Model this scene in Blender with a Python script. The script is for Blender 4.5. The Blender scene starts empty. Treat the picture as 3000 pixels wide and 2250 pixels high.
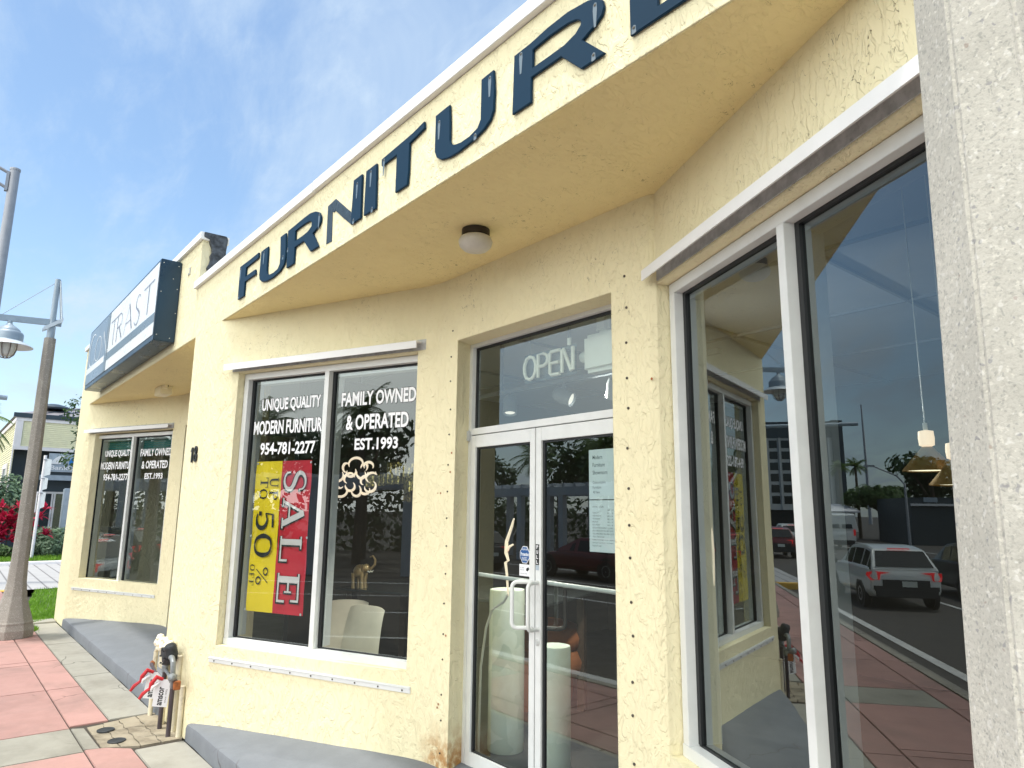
import bpy, bmesh, math, random
from mathutils import Vector, Matrix
from mathutils.geometry import tessellate_polygon
random.seed(7)
S = bpy.context.scene
COL = S.collection
V = Vector
R = math.radians

# ------------------------------------------------------------------ camera
f_px, yaw, pitch, roll = 2017.16, 2.4487, .1831, .0109
fw = V((math.cos(yaw)*math.cos(pitch), math.sin(yaw)*math.cos(pitch), math.sin(pitch)))
rt = V((math.sin(yaw), -math.cos(yaw), 0)); up = rt.cross(fw)
cr = rt*math.cos(roll)+up*math.sin(roll); cu_ = -rt*math.sin(roll)+up*math.cos(roll)
cd = bpy.data.cameras.new('camera'); cam = bpy.data.objects.new('camera', cd); COL.objects.link(cam)
m4 = Matrix((cr, cu_, -fw)).transposed().to_4x4(); m4.translation = (0, 0, 1.69)
cam.matrix_world = m4
cd.sensor_width = 36; cd.sensor_fit = 'HORIZONTAL'; cd.lens = 36*f_px/3000
cd.clip_start = .05; cd.clip_end = 3000
S.camera = cam

# ------------------------------------------------------------------ light
SUN = V((-.32, -1, 4.5)).normalized()
sl = bpy.data.lights.new('sun', 'SUN'); so = bpy.data.objects.new('sun', sl); COL.objects.link(so)
sl.energy = 1.6; sl.angle = R(3.2); sl.color = (1, .955, .88)
so.location = (0, -5, 30); so.rotation_euler = SUN.to_track_quat('Z', 'Y').to_euler()
S.view_settings.view_transform = 'Standard'; S.view_settings.look = 'None'
S.view_settings.gamma = 1; S.view_settings.exposure = 1.0
S.cycles.use_denoising = True
S.cycles.max_bounces = 10; S.cycles.diffuse_bounces = 5; S.cycles.glossy_bounces = 5
S.cycles.transparent_max_bounces = 12; S.cycles.sample_clamp_indirect = 6

def nd(nt, t, ins=None, **kw):
    n = nt.nodes.new(t)
    for k, v in kw.items(): setattr(n, k, v)
    for k, v in (ins or {}).items():
        s = n.inputs[k]
        if isinstance(v, bpy.types.NodeSocket): nt.links.new(v, s)
        else: s.default_value = v
    return n
def mixc(nt, fac, a, b, blend='MIX'):
    c4 = lambda c: c if isinstance(c, bpy.types.NodeSocket) else (*c[:3], 1)
    return nd(nt, 'ShaderNodeMix', {0: fac, 6: c4(a), 7: c4(b)}, data_type='RGBA', blend_type=blend).outputs[2]
def mr(nt, v, a, b, c=0., d=1., smooth=True):
    return nd(nt, 'ShaderNodeMapRange', {0: v, 1: a, 2: b, 3: c, 4: d}, interpolation_type='SMOOTHSTEP' if smooth else 'LINEAR').outputs[0]
def mt(nt, op, a, b=0.):
    return nd(nt, 'ShaderNodeMath', {0: a, 1: b}, operation=op).outputs[0]
def noise(nt, co, sc, det=2., rough=.5, dist=0.):
    return nd(nt, 'ShaderNodeTexNoise', {'Vector': co, 'Scale': sc, 'Detail': det, 'Roughness': rough, 'Distortion': dist}).outputs[0]

w = bpy.data.worlds.new('World'); S.world = w; w.use_nodes = True
nt = w.node_tree; nt.nodes.clear()
sky = nd(nt, 'ShaderNodeTexSky', sky_type='NISHITA', sun_disc=False)
sky.sun_elevation = math.asin(SUN.z); sky.sun_rotation = math.atan2(SUN.x, SUN.y)
sky.air_density = 1.0; sky.dust_density = .6; sky.ozone_density = 1.6; sky.altitude = 5
tc = nd(nt, 'ShaderNodeTexCoord').outputs['Generated']
sp = nd(nt, 'ShaderNodeSeparateXYZ', {0: tc})
zz = mt(nt, 'ADD', mt(nt, 'MAXIMUM', sp.outputs[2], 0.), .16)
px = mt(nt, 'DIVIDE', sp.outputs[0], zz); py = mt(nt, 'DIVIDE', sp.outputs[1], zz)
cv = nd(nt, 'ShaderNodeCombineXYZ', {0: px, 1: py, 2: 0.}).outputs[0]
rot = nd(nt, 'ShaderNodeMapping', {0: cv, 2: (0, 0, R(35)), 3: (.55, 1.3, 1)}).outputs[0]
n1 = noise(nt, rot, 1.7, 7, .64, .5); n2 = noise(nt, cv, .8, 3, .5, .2); n3 = noise(nt, rot, 5., 6, .65, .3)
cl = mt(nt, 'MULTIPLY', mr(nt, n1, .40, .72), mr(nt, n2, .27, .62, .4, .9))
cl = mt(nt, 'ADD', mt(nt, 'MULTIPLY', cl, .75), mt(nt, 'MULTIPLY', mr(nt, n3, .47, .74), .30))
hz = mr(nt, sp.outputs[2], -.02, .42, .36, .05)
cl = mt(nt, 'MINIMUM', mt(nt, 'ADD', cl, hz), .9)
skyb = mixc(nt, 1., sky.outputs[0], (1.35, 1.42, 1.36), 'MULTIPLY')
col = mixc(nt, cl, skyb, (4.3, 5.25, 6.3))
# unseen bright sky glow added on the street side to fill the facade
dt = nd(nt, 'ShaderNodeVectorMath', {0: tc, 1: V((.12, -.90, .42))}, operation='DOT_PRODUCT').outputs['Value']
col = mixc(nt, mr(nt, dt, .40, .92, 0, .9), col, (21., 21., 20.))
bg = nd(nt, 'ShaderNodeBackground', {0: col, 1: .082})
nt.links.new(bg.outputs[0], nd(nt, 'ShaderNodeOutputWorld').inputs[0])

# ------------------------------------------------------------------ materials
def mk(name):
    m = bpy.data.materials.new(name); m.use_nodes = True; m.node_tree.nodes.clear()
    return m, m.node_tree
def fin(nt, bsdf): nt.links.new(bsdf.outputs[0], nd(nt, 'ShaderNodeOutputMaterial').inputs[0])
def pbsdf(nt, col, rough=.6, metal=0., normal=None, spec=.5, **ex):
    ins = {'Base Color': col if isinstance(col, bpy.types.NodeSocket) else (*col[:3], 1), 'Roughness': rough, 'Metallic': metal, 'Specular IOR Level': spec}
    if normal is not None: ins['Normal'] = normal
    ins.update(ex)
    return nd(nt, 'ShaderNodeBsdfPrincipled', ins)
def bump(nt, h, strength=.3, dist=.01):
    return nd(nt, 'ShaderNodeBump', {'Strength': strength, 'Distance': dist, 'Height': h}).outputs[0]
def obco(nt): return nd(nt, 'ShaderNodeTexCoord').outputs['Object']

def simple(name, col, rough=.6, metal=0., var=.08, vs=6., bmp=0., bs=60., spec=.5, dirt=0.):
    m, nt = mk(name); co = obco(nt)
    n = noise(nt, co, vs, 4, .6)
    c = mixc(nt, mr(nt, n, .3, .7), [x*(1-var) for x in col], [min(1, x*(1+var)) for x in col])
    if dirt:
        d = mr(nt, noise(nt, co, vs*2.3, 5, .7, .4), .52, .72)
        c = mixc(nt, mt(nt, 'MULTIPLY', d, dirt), c, (.09, .08, .065))
    nm = bump(nt, noise(nt, co, bs, 3, .6), bmp, .004) if bmp else None
    r = mr(nt, n, .3, .7, rough*.85, min(1, rough*1.12))
    fin(nt, pbsdf(nt, c, r, metal, nm, spec)); return m
def emit(name, col, st, base=(.5, .5, .5)):
    m, nt = mk(name)
    fin(nt, pbsdf(nt, base, .4, **{'Emission Color': (*col, 1), 'Emission Strength': st})); return m

def stucco(name, base, dirty=1., fleck=True):
    m, nt = mk(name); co = obco(nt)
    geo = nd(nt, 'ShaderNodeNewGeometry').outputs['Position']
    rc = nd(nt, 'ShaderNodeMapping', {0: co, 2: (0, R(38), 0), 3: (1.7, 1.2, .75)}).outputs[0]
    a = noise(nt, rc, 7.5, 3, .5, 1.3); b = noise(nt, rc, 17., 2, .5, 1.0); c3 = noise(nt, co, 2.2, 2)
    h = mt(nt, 'ADD', mr(nt, a, .46, .482), mr(nt, a, .565, .585, 0, .9))
    h = mt(nt, 'ADD', h, mt(nt, 'MULTIPLY', mr(nt, b, .51, .545, 0, .8), mr(nt, c3, .40, .56, .2, 1.)))
    h = mt(nt, 'ADD', h, mt(nt, 'MULTIPLY', noise(nt, co, 60., 2, .5), .10))
    h = mt(nt, 'ADD', h, mt(nt, 'MULTIPLY', a, 1.2))
    nm = nd(nt, 'ShaderNodeBump', {'Strength': .5, 'Distance': .010, 'Height': h, 'Normal': nd(nt, 'ShaderNodeBevel', {0: .010}, samples=4).outputs[0]}).outputs[0]
    big = noise(nt, co, .9, 4, .6)
    c = mixc(nt, mr(nt, big, .3, .7), [x*.965 for x in base], [min(1, x*1.03) for x in base])
    gp = nd(nt, 'ShaderNodeSeparateXYZ', {0: geo})
    X, Y, Z = gp.outputs
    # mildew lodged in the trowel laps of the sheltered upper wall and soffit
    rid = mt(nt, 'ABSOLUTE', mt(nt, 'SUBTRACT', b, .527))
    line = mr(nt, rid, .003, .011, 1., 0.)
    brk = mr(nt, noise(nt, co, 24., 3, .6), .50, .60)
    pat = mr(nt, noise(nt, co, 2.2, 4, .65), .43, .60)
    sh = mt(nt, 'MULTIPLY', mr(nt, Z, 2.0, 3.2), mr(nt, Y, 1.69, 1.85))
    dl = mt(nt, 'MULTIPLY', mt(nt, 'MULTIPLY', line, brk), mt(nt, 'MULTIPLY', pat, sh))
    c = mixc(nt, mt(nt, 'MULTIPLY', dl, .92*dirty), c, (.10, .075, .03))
    # faint grime and rust stains at their own places
    g = mr(nt, noise(nt, co, 3.1, 5, .65, .3), .55, .8, 0, .25)
    c = mixc(nt, g, c, [base[0]*.86, base[1]*.80, base[2]*.66])
    dx = mt(nt, 'ABSOLUTE', mt(nt, 'SUBTRACT', X, -3.60)); dz = mt(nt, 'SUBTRACT', Z, .2)
    rr = mt(nt, 'MULTIPLY', mr(nt, dx, .05, .30, 1., 0.), mr(nt, dz, .02, .30, 1., 0.))
    rr = mt(nt, 'MULTIPLY', rr, mr(nt, noise(nt, co, 14., 4, .6), .32, .6))
    c = mixc(nt, mt(nt, 'MULTIPLY', rr, .9), c, (.40, .17, .03))
    fin(nt, pbsdf(nt, c, .82, 0, nm, .25)); return m

def concrete(name, base, jitter=.1, stain=.5, rough=.85, sc=1., stn=(.12, .10, .09)):
    m, nt = mk(name); co = obco(nt)
    isl = nd(nt, 'ShaderNodeNewGeometry').outputs['Random Per Island']
    c = mixc(nt, isl, [x*(1-jitter) for x in base], [min(1, x*(1+jitter)) for x in base])
    c = mixc(nt, mr(nt, noise(nt, co, 1.7*sc, 5, .65, .3), .42, .72, 0, stain), c, stn)
    c = mixc(nt, mr(nt, noise(nt, co, 5.*sc, 6, .7), .35, .7, 0, .22), c, [min(1, x*1.35+.04) for x in base])
    sp_ = mr(nt, noise(nt, co, 160*sc, 2, .5), .62, .72, 0, .35)
    c = mixc(nt, sp_, c, [x*.45 for x in base])
    # fine cracks
    vo = nd(nt, 'ShaderNodeTexVoronoi', {'Vector': nd(nt, 'ShaderNodeMix', {0: .25, 4: co, 5: nd(nt, 'ShaderNodeTexNoise', {'Vector': co, 'Scale': 3.}).outputs[1]}, data_type='VECTOR').outputs[1], 'Scale': 1.1}, feature='DISTANCE_TO_EDGE').outputs[0]
    ck = mt(nt, 'MULTIPLY', mr(nt, vo, .002, .008, 1., 0.), mr(nt, noise(nt, co, 1.1, 2), .55, .62))
    c = mixc(nt, mt(nt, 'MULTIPLY', ck, .6), c, (.05, .04, .035))
    nm = bump(nt, mt(nt, 'ADD', noise(nt, co, 90*sc, 4, .7), mt(nt, 'MULTIPLY', noise(nt, co, 9*sc, 4, .6), 1.5)), .35, .004)
    fin(nt, pbsdf(nt, c, rough, 0, nm, .3)); return m

def aggregate(name, base, dark=1.):
    m, nt = mk(name); co = obco(nt)
    st = nd(nt, 'ShaderNodeMapping', {0: co, 3: (1, 1, .8)}).outputs[0]
    wp = nd(nt, 'ShaderNodeMix', {0: .02, 4: st, 5: nd(nt, 'ShaderNodeTexNoise', {'Vector': co, 'Scale': 60.}).outputs[1]}, data_type='VECTOR').outputs[1]
    c = mixc(nt, mr(nt, noise(nt, co, 4., 5, .65), .3, .7), [x*.86 for x in base], [min(1, x*1.08) for x in base])
    c = mixc(nt, mr(nt, noise(nt, co, 190., 3, .7), .45, .7, 0, .55), c, [x*.62 for x in base])
    c = mixc(nt, mr(nt, noise(nt, co, 130., 2, .6), .58, .68, 0, .5), c, [min(1, x*1.3) for x in base])
    hh = None
    for sc, r0, r1, cc, th in ((115., .10, .18, (.16, .16, .21), .90), (150., .14, .24, (.80, .78, .73), .80), (105., .06, .12, (.28, .17, .13), .94), (260., .14, .26, (.26, .26, .24), .76)):
        v = nd(nt, 'ShaderNodeTexVoronoi', {'Vector': wp, 'Scale': sc}, feature='F1')
        rnd = nd(nt, 'ShaderNodeSeparateColor', {0: v.outputs['Color']}).outputs[0]
        k = mt(nt, 'MULTIPLY', mr(nt, v.outputs['Distance'], r0*2, r1*2, 1., 0.), mr(nt, rnd, th, th+.02))
        c = mixc(nt, mt(nt, 'MULTIPLY', k, .75*dark), c, cc)
    nm = bump(nt, noise(nt, co, 150., 4, .7), .5, .003)
    fin(nt, pbsdf(nt, c, .9, 0, nm, .2)); return m

def glass(name, trans=(.62, .68, .68), r0=.16, pw=3.):
    m, nt = mk(name)
    lw = nd(nt, 'ShaderNodeLayerWeight', {0: .5}).outputs['Facing']
    fac = mt(nt, 'ADD', mt(nt, 'MULTIPLY', mt(nt, 'POWER', lw, pw), 1-r0), r0)
    co = obco(nt)
    nm = bump(nt, noise(nt, co, .9, 1), .012, .05)
    t = nd(nt, 'ShaderNodeBsdfTransparent', {0: (*trans, 1)})
    g = nd(nt, 'ShaderNodeBsdfGlossy', {'Color': (.92, 1, 1, 1), 'Roughness': 0., 'Normal': nm})
    x = nd(nt, 'ShaderNodeMixShader', {0: fac, 1: t.outputs[0], 2: g.outputs[0]})
    fin(nt, x); return m

def leafmat(name, a, b, tr=.25):
    m, nt = mk(name); co = obco(nt)
    isl = nd(nt, 'ShaderNodeNewGeometry').outputs['Random Per Island']
    c = mixc(nt, isl, a, b)
    c = mixc(nt, mr(nt, noise(nt, co, 1.6, 3), .35, .65, 0, .5), c, [x*1.35 for x in b])
    p = pbsdf(nt, c, .55, spec=.4)
    t = nd(nt, 'ShaderNodeBsdfTranslucent', {0: c})
    fin(nt, nd(nt, 'ShaderNodeMixShader', {0: tr, 1: p.outputs[0], 2: t.outputs[0]})); return m

M = {}
M['stucco'] = stucco('cream_stucco', (.80, .735, .495))
M['soffit'] = stucco('cream_soffit_stucco', (.82, .70, .37))  # yellower base tone than the walls
M['smooth_cream'] = simple('cream_paint', (.80, .73, .50), .6, var=.05)
M['alu'] = simple('white_aluminium', (.70, .72, .71), .42, .05, .04, 8.)
M['alu2'] = simple('grey_aluminium', (.54, .56, .55), .4, .1, .05, 8.)
M['alud'] = simple('weathered_aluminium', (.40, .41, .41), .55, 0, .2, 20., dirt=.35)
M['cap'] = simple('white_metal', (.80, .81, .81), .5, 0, .02)
M['black'] = simple('black_rubber', (.012, .014, .016), .5)
M['letter'] = simple('navy_acrylic', (.006, .032, .066), .5, 0, .08, 2., spec=.12)
M['letterpaint'] = stucco('navy_painted_stucco', (.045, .075, .11), 0.)
M['screw'] = simple('rusty_screw', (.07, .06, .045), .6)
M['holder'] = emit('spot_lens', (1, .93, .8), .5)
M['white'] = simple('white_vinyl', (.85, .86, .88), .5, var=.02)
M['paper'] = simple('paper', (.70, .78, .82), .7, var=.02)
M['ink'] = simple('grey_ink', (.16, .19, .22), .7)
M['glass'] = glass('shop_glass', (.80, .86, .86), .10)
M['glassd'] = glass('door_glass', (.74, .80, .78), .10, 3.)
M['glassb'] = glass('tinted_glass', (.45, .50, .52), .115, 3.)
M['plat'] = concrete('grey_floor_paint', (.165, .18, .20), .0, .25, .7, 1., (.14, .15, .17))
M['strip'] = concrete('pale_concrete', (.315, .305, .265), .05, .5, .85, 1., (.19, .175, .145))
M['pink'] = concrete('pink_concrete', (.40, .235, .21), .12, .55, .85, .8, (.22, .155, .14))
M['band'] = concrete('grey_band_concrete', (.29, .28, .24), .06, .5, .85, 1., (.16, .15, .12))
M['rough'] = concrete('rough_plank_concrete', (.32, .28, .21), .2, .8, .95, 2.2, (.10, .08, .055))
M['gap'] = simple('joint_dirt', (.06, .05, .04), .95)
M['kerb'] = concrete('kerb_concrete', (.33, .31, .26), .05, .5)
M['gutter'] = concrete('gutter_concrete', (.26, .24, .21), .05, .5)
M['asph'] = concrete('asphalt', (.085, .077, .068), .0, .35, .9, 1.5, (.055, .053, .05))
M['paint'] = simple('road_paint', (.66, .65, .62), .7, var=.12, dirt=.3)
M['yellow'] = simple('yellow_paint', (.75, .45, .08), .7, dirt=.2)
M['pole'] = aggregate('weathered_pole', (.33, .305, .27), .7)
M['pole2'] = aggregate('pale_pole', (.60, .575, .505), .6)
M['pipe_w'] = simple('cream_pipe_paint', (.72, .66, .50), .6, dirt=.35)
M['pipe_d'] = simple('dark_pipe', (.075, .06, .07), .5, .2, .2)
M['castiron'] = simple('cast_iron', (.035, .04, .045), .6, .3, .3, 30., .3)
M['galv'] = simple('galvanised_steel', (.24, .26, .27), .5, .5, .2, 20.)
M['rust'] = simple('rust', (.30, .10, .03), .9, 0, .4, 30.)
M['foam'] = simple('foam', (.80, .74, .58), .9, 0, .08, 20., .6, 60.)
M['red'] = simple('red_plastic', (.52, .02, .03), .4)
M['brass'] = simple('brass', (.36, .20, .055), .35, .2, .1)
M['gold'] = simple('gold', (.42, .31, .16), .35, .5, .12, 14.)
m, nt = mk('gilded_crystal'); co = obco(nt)
isl = nd(nt, 'ShaderNodeNewGeometry').outputs['Random Per Island']
c = mixc(nt, mt(nt, 'POWER', isl, 2.2), (.07, .055, .02), (.75, .60, .20)); c = mixc(nt, mr(nt, noise(nt, co, 60., 3), .4, .65), c, (.05, .04, .015))
fin(nt, pbsdf(nt, c, .18, .45, bump(nt, noise(nt, co, 70., 2), .8, .01))); M['crystal'] = m
M['ringw'] = emit('glowing_cream', (1, .78, .58), .42, (.8, .7, .55))  # glows; lit rings, also the sculpture stems and pull cord
M['cream_leather'] = simple('cream_leather', (.62, .56, .44), .5, 0, .06, 5., .15, 120.)
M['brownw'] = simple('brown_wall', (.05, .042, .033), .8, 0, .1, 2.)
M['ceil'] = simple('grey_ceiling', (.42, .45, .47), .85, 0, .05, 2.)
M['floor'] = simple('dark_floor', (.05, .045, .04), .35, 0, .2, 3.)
M['teal'] = simple('teal_shade', (.02, .16, .15), .5)
M['darkglass'] = simple('dark_glass_top', (.03, .035, .035), .12)
M['wood'] = simple('dark_wood', (.07, .045, .03), .4, 0, .2, 12.)
M['orange'] = simple('terracotta', (.36, .13, .05), .6)
M['banner_y'] = simple('yellow_banner', (.92, .66, .01), .5, 0, .06, 3.)
M['banner_r'] = simple('red_banner', (.60, .014, .035), .5, 0, .08, 3.)
M['sale_w'] = simple('banner_white', (.72, .66, .64), .6)
M['sale_k'] = simple('banner_black', (.012, .014, .016), .5)
M['blue'] = simple('blue_sticker', (.02, .10, .30), .4)
M['ltblue'] = simple('logo_blue', (.01, .19, .55), .4)
M['frost'] = simple('frosted_glass', (.56, .54, .48), .35, 0, .12, 6.)
M['bronze'] = simple('bronze', (.04, .032, .028), .45, .4)
M['tar'] = simple('tar', (.055, .065, .08), .75, 0, .7, 18., .6, 40.)
M['sign_navy'] = simple('navy_sign_metal', (.012, .04, .075), .3, .1, .1, 3.)
M['sign_face'] = simple('sign_white_face', (.74, .77, .78), .3, 0, .03, 2.)
M['sign_blue'] = simple('sign_grey_blue', (.17, .235, .31), .3, 0, .05, 2.)
M['sign_mid'] = simple('sign_slate', (.13, .18, .22), .3, 0, .05, 2.)
M['sign_ink'] = simple('sign_letter_slate', (.20, .22, .29), .4)
M['neon'] = simple('unlit_neon_tube', (.80, .80, .70), .25)
M['acry'] = glass('clear_acrylic', (.88, .93, .95), .03, 5.)
M['abox'] = simple('white_plastic', (.80, .82, .74), .4, 0, .03)
M['trackm'] = simple('track_grey', (.22, .25, .28), .5)
M['lamp_grey'] = simple('lamp_blue_grey', (.30, .37, .43), .4, .1)
M['lamp_pale'] = simple('lamp_pale', (.58, .64, .68), .4, .1)
M['lamp_under'] = simple('lamp_underside', (.22, .20, .19), .6)
M['lampglass'] = simple('lamp_glass', (.62, .66, .66), .15)
M['signal_grey'] = simple('signal_grey', (.36, .38, .42), .5, .2)
M['siding'] = simple('pale_siding', (.80, .78, .54), .7, 0, .04)
M['trim'] = simple('white_trim', (.82, .80, .81), .6, 0, .03)
M['bankroof'] = simple('grey_metal_roof', (.26, .24, .25), .5, .1, .1)
M['bankdark'] = simple('dark_blue_steel_and_shade', (.035, .055, .075), .4)  # steel parts, and the painted shade of the bank's recessed front
M['bankgrey'] = simple('blue_grey_panel', (.36, .43, .50), .5)
M['grass'] = leafmat('grass', (.10, .24, .015), (.19, .36, .03), .3)
M['grassdirt'] = simple('lawn_soil', (.09, .15, .03), .95, 0, .3, 8.)
M['leaf'] = leafmat('leaf_green', (.03, .075, .02), (.085, .15, .04))
M['leafd'] = leafmat('leaf_dark', (.018, .05, .018), (.055, .105, .035))
M['leafg'] = leafmat('leaf_grey_green', (.09, .16, .09), (.20, .29, .17))
M['leafr'] = leafmat('leaf_red', (.25, .006, .03), (.62, .03, .09), .3)
M['frond'] = leafmat('palm_frond', (.05, .11, .03), (.16, .24, .06), .3)
M['bark'] = simple('bark', (.12, .095, .07), .9, 0, .3, 10., .5, 30.)
M['drive'] = None
M['mulch'] = simple('mulch', (.08, .05, .035), .95, 0, .3, 12., .5, 40.)
M['tyre'] = simple('tyre', (.015, .015, .016), .8)
M['rim'] = simple('alloy', (.35, .36, .37), .3, .7)
M['carglass'] = simple('car_glass', (.012, .016, .018), .06)
M['carblk'] = simple('car_cladding', (.025, .027, .03), .5)
M['tail'] = emit('tail_light', (1, .02, .03), .55, (.4, .01, .01))
M['tailoff'] = simple('tail_lens', (.30, .01, .015), .2)
M['plate'] = simple('number_plate', (.62, .66, .62), .4)
def carpaint(name, c):
    m, nt = mk(name); fin(nt, pbsdf(nt, c, .3, .0, spec=.5, **{'Coat Weight': .6, 'Coat Roughness': .05})); return m
M['car_white'] = carpaint('white_car_paint', (.74, .76, .74))
M['car_dark'] = carpaint('dark_car_paint', (.03, .04, .05))
M['car_red'] = carpaint('red_car_paint', (.16, .012, .018))
M['car_tan'] = carpaint('tan_car_paint', (.32, .25, .18))
M['off_white'] = simple('office_panel', (.50, .52, .52), .7, 0, .05)
M['off_dark'] = simple('office_dark', (.05, .07, .085), .5)
M['winblk'] = simple('window_dark', (.02, .028, .033), .1)
M['pergola'] = simple('white_painted_wood', (.60, .62, .64), .7, 0, .06)
# alabaster chips of the two pedestals
m, nt = mk('alabaster'); co = obco(nt)
v = nd(nt, 'ShaderNodeTexVoronoi', {'Vector': nd(nt, 'ShaderNodeMix', {0: .12, 4: co, 5: nd(nt, 'ShaderNodeTexNoise', {'Vector': co, 'Scale': 6.}).outputs[1]}, data_type='VECTOR').outputs[1], 'Scale': 9.})
rn = nd(nt, 'ShaderNodeSeparateColor', {0: v.outputs['Color']}).outputs[0]
c = mixc(nt, rn, (.60, .70, .62), (.82, .88, .80))
c = mixc(nt, mr(nt, noise(nt, co, 5, 4), .35, .7, 0, .6), c, (.66, .68, .54))
fin(nt, pbsdf(nt, c, .25)); M['alab'] = m
# stamped plank crossing
m, nt = mk('plank_pavers'); co = obco(nt); s3 = nd(nt, 'ShaderNodeSeparateXYZ', {0: co})
fr = mt(nt, 'FRACT', mt(nt, 'DIVIDE', mt(nt, 'ADD', s3.outputs[1], mt(nt, 'MULTIPLY', s3.outputs[0], .02)), .30))
ln = mr(nt, mt(nt, 'ABSOLUTE', mt(nt, 'SUBTRACT', fr, .5)), .42, .46)
c = mixc(nt, noise(nt, co, 2.5, 4), (.36, .35, .34), (.48, .47, .46)); c = mixc(nt, mt(nt, 'MULTIPLY', ln, .75), c, (.12, .11, .11))
fin(nt, pbsdf(nt, c, .85)); M['drive'] = m

# ------------------------------------------------------------------ mesh helpers
Zv = V((0, 0, 1))
class Fr:
    def __init__(s, o, ex, ey=Zv): s.o = V(o); s.ex = V(ex); s.ey = V(ey); s.nz = s.ex.cross(s.ey)
    def p(s, x, y, n=0.): return s.o+s.ex*x+s.ey*y+s.nz*n
def wl(o):
    l = V((0, 0, 0))
    while o is not None: l = l+o.location; o = o.parent
    return l
class MB:
    def __init__(s): s.v = []; s.f = []
    def add(s, vs, fs):
        b = len(s.v); s.v += [tuple(p) for p in vs]; s.f += [tuple(i+b for i in q) for q in fs]; return s
    def hexa(s, a, b):
        return s.add(list(a)+list(b), [(3, 2, 1, 0), (4, 5, 6, 7), (0, 1, 5, 4), (1, 2, 6, 5), (2, 3, 7, 6), (3, 0, 4, 7)])
    def box(s, x0, x1, y0, y1, z0, z1):
        return s.hexa([(x0, y0, z0), (x1, y0, z0), (x1, y1, z0), (x0, y1, z0)], [(x0, y0, z1), (x1, y0, z1), (x1, y1, z1), (x0, y1, z1)])
    def fbox(s, fr, x0, x1, y0, y1, n0, n1):
        p = fr.p
        return s.hexa([p(x0, y0, n0), p(x1, y0, n0), p(x1, y1, n0), p(x0, y1, n0)], [p(x0, y0, n1), p(x1, y0, n1), p(x1, y1, n1), p(x0, y1, n1)])
    def prism(s, poly, z0, z1):
        n = len(poly); vs = [(x, y, z0) for x, y in poly]+[(x, y, z1) for x, y in poly]
        return s.add(vs, [tuple(range(n))[::-1], tuple(range(n, 2*n))]+[(i, (i+1) % n, n+(i+1) % n, n+i) for i in range(n)])
    def plate(s, fr, loops, n0, n1):
        L = [[V((x, y, 0)) for x, y in l] for l in loops]; fl = [p for l in L for p in l]; k = len(fl)
        tr = tessellate_polygon(L)
        vs = [fr.p(q.x, q.y, n1) for q in fl]+[fr.p(q.x, q.y, n0) for q in fl]
        fs = []
        for t in tr:
            a, b, c = (fl[i] for i in t)
            if (b-a).cross(c-a).z < 0: t = t[::-1]
            fs += [tuple(t), tuple(i+k for i in t[::-1])]
        b = 0
        for l in L:
            m = len(l)
            for i in range(m): fs.append((b+i, b+(i+1) % m, k+b+(i+1) % m, k+b+i))
            b += m
        return s.add(vs, fs)
    def quad(s, a, b, c, d): return s.add([a, b, c, d], [(0, 1, 2, 3)])
    def tube(s, pts, r, n=8, cap=True):
        pts = [V(p) for p in pts]; k = len(pts); rs = r if isinstance(r, (list, tuple)) else [r]*k
        vs = []; pu = None
        for i, p in enumerate(pts):
            t = (pts[min(i+1, k-1)]-pts[max(i-1, 0)]).normalized()
            if pu is None: pu = t.orthogonal().normalized()
            u = (pu-t*pu.dot(t)).normalized(); pu = u; q = t.cross(u)
            vs += [p+(u*math.cos(a)+q*math.sin(a))*rs[i] for a in [2*math.pi*j/n for j in range(n)]]
        fs = [(i*n+j, i*n+(j+1) % n, (i+1)*n+(j+1) % n, (i+1)*n+j) for i in range(k-1) for j in range(n)]
        if cap: fs += [tuple(range(n))[::-1], tuple(range((k-1)*n, k*n))]
        return s.add(vs, fs)
    def lathe(s, c, prof, n=20, ax=Zv, ph=0.):
        c = V(c); ax = V(ax).normalized(); u = ax.orthogonal().normalized() if abs(ax.z) < .99 else V((1, 0, 0)); q = ax.cross(u); k = len(prof)
        vs = [c+ax*z+(u*math.cos(a)+q*math.sin(a))*max(r, 1e-4) for r, z in prof for a in [ph+2*math.pi*j/n for j in range(n)]]
        fs = [(i*n+j, i*n+(j+1) % n, (i+1)*n+(j+1) % n, (i+1)*n+j) for i in range(k-1) for j in range(n)]
        fs += [tuple(range(n))[::-1], tuple(range((k-1)*n, k*n))]
        return s.add(vs, fs)
    def ball(s, c, r, n=12, sq=(1, 1, 1)):
        c = V(c); k = n//2+1; b = len(s.v)
        s.lathe((0, 0, 0), [(r*math.sin(math.pi*i/(k-1)), -r*math.cos(math.pi*i/(k-1))) for i in range(k)], n)
        for i in range(b, len(s.v)):
            x, y, z = s.v[i]; s.v[i] = (c.x+x*sq[0], c.y+y*sq[1], c.z+z*sq[2])
        return s
    def ribbon(s, fr, pts, ws, n):
        P = [V((x, y, 0)) for x, y in pts]; k = len(P); ws = ws if isinstance(ws, (list, tuple)) else [ws]*k
        vs = []
        for i, p in enumerate(P):
            t = (P[min(i+1, k-1)]-P[max(i-1, 0)]).normalized(); q = V((-t.y, t.x, 0))*ws[i]*.5
            vs += [fr.p(*(p+q).xy, n), fr.p(*(p-q).xy, n)]
        return s.add(vs, [(2*i, 2*i+1, 2*i+3, 2*i+2) for i in range(k-1)])
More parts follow.
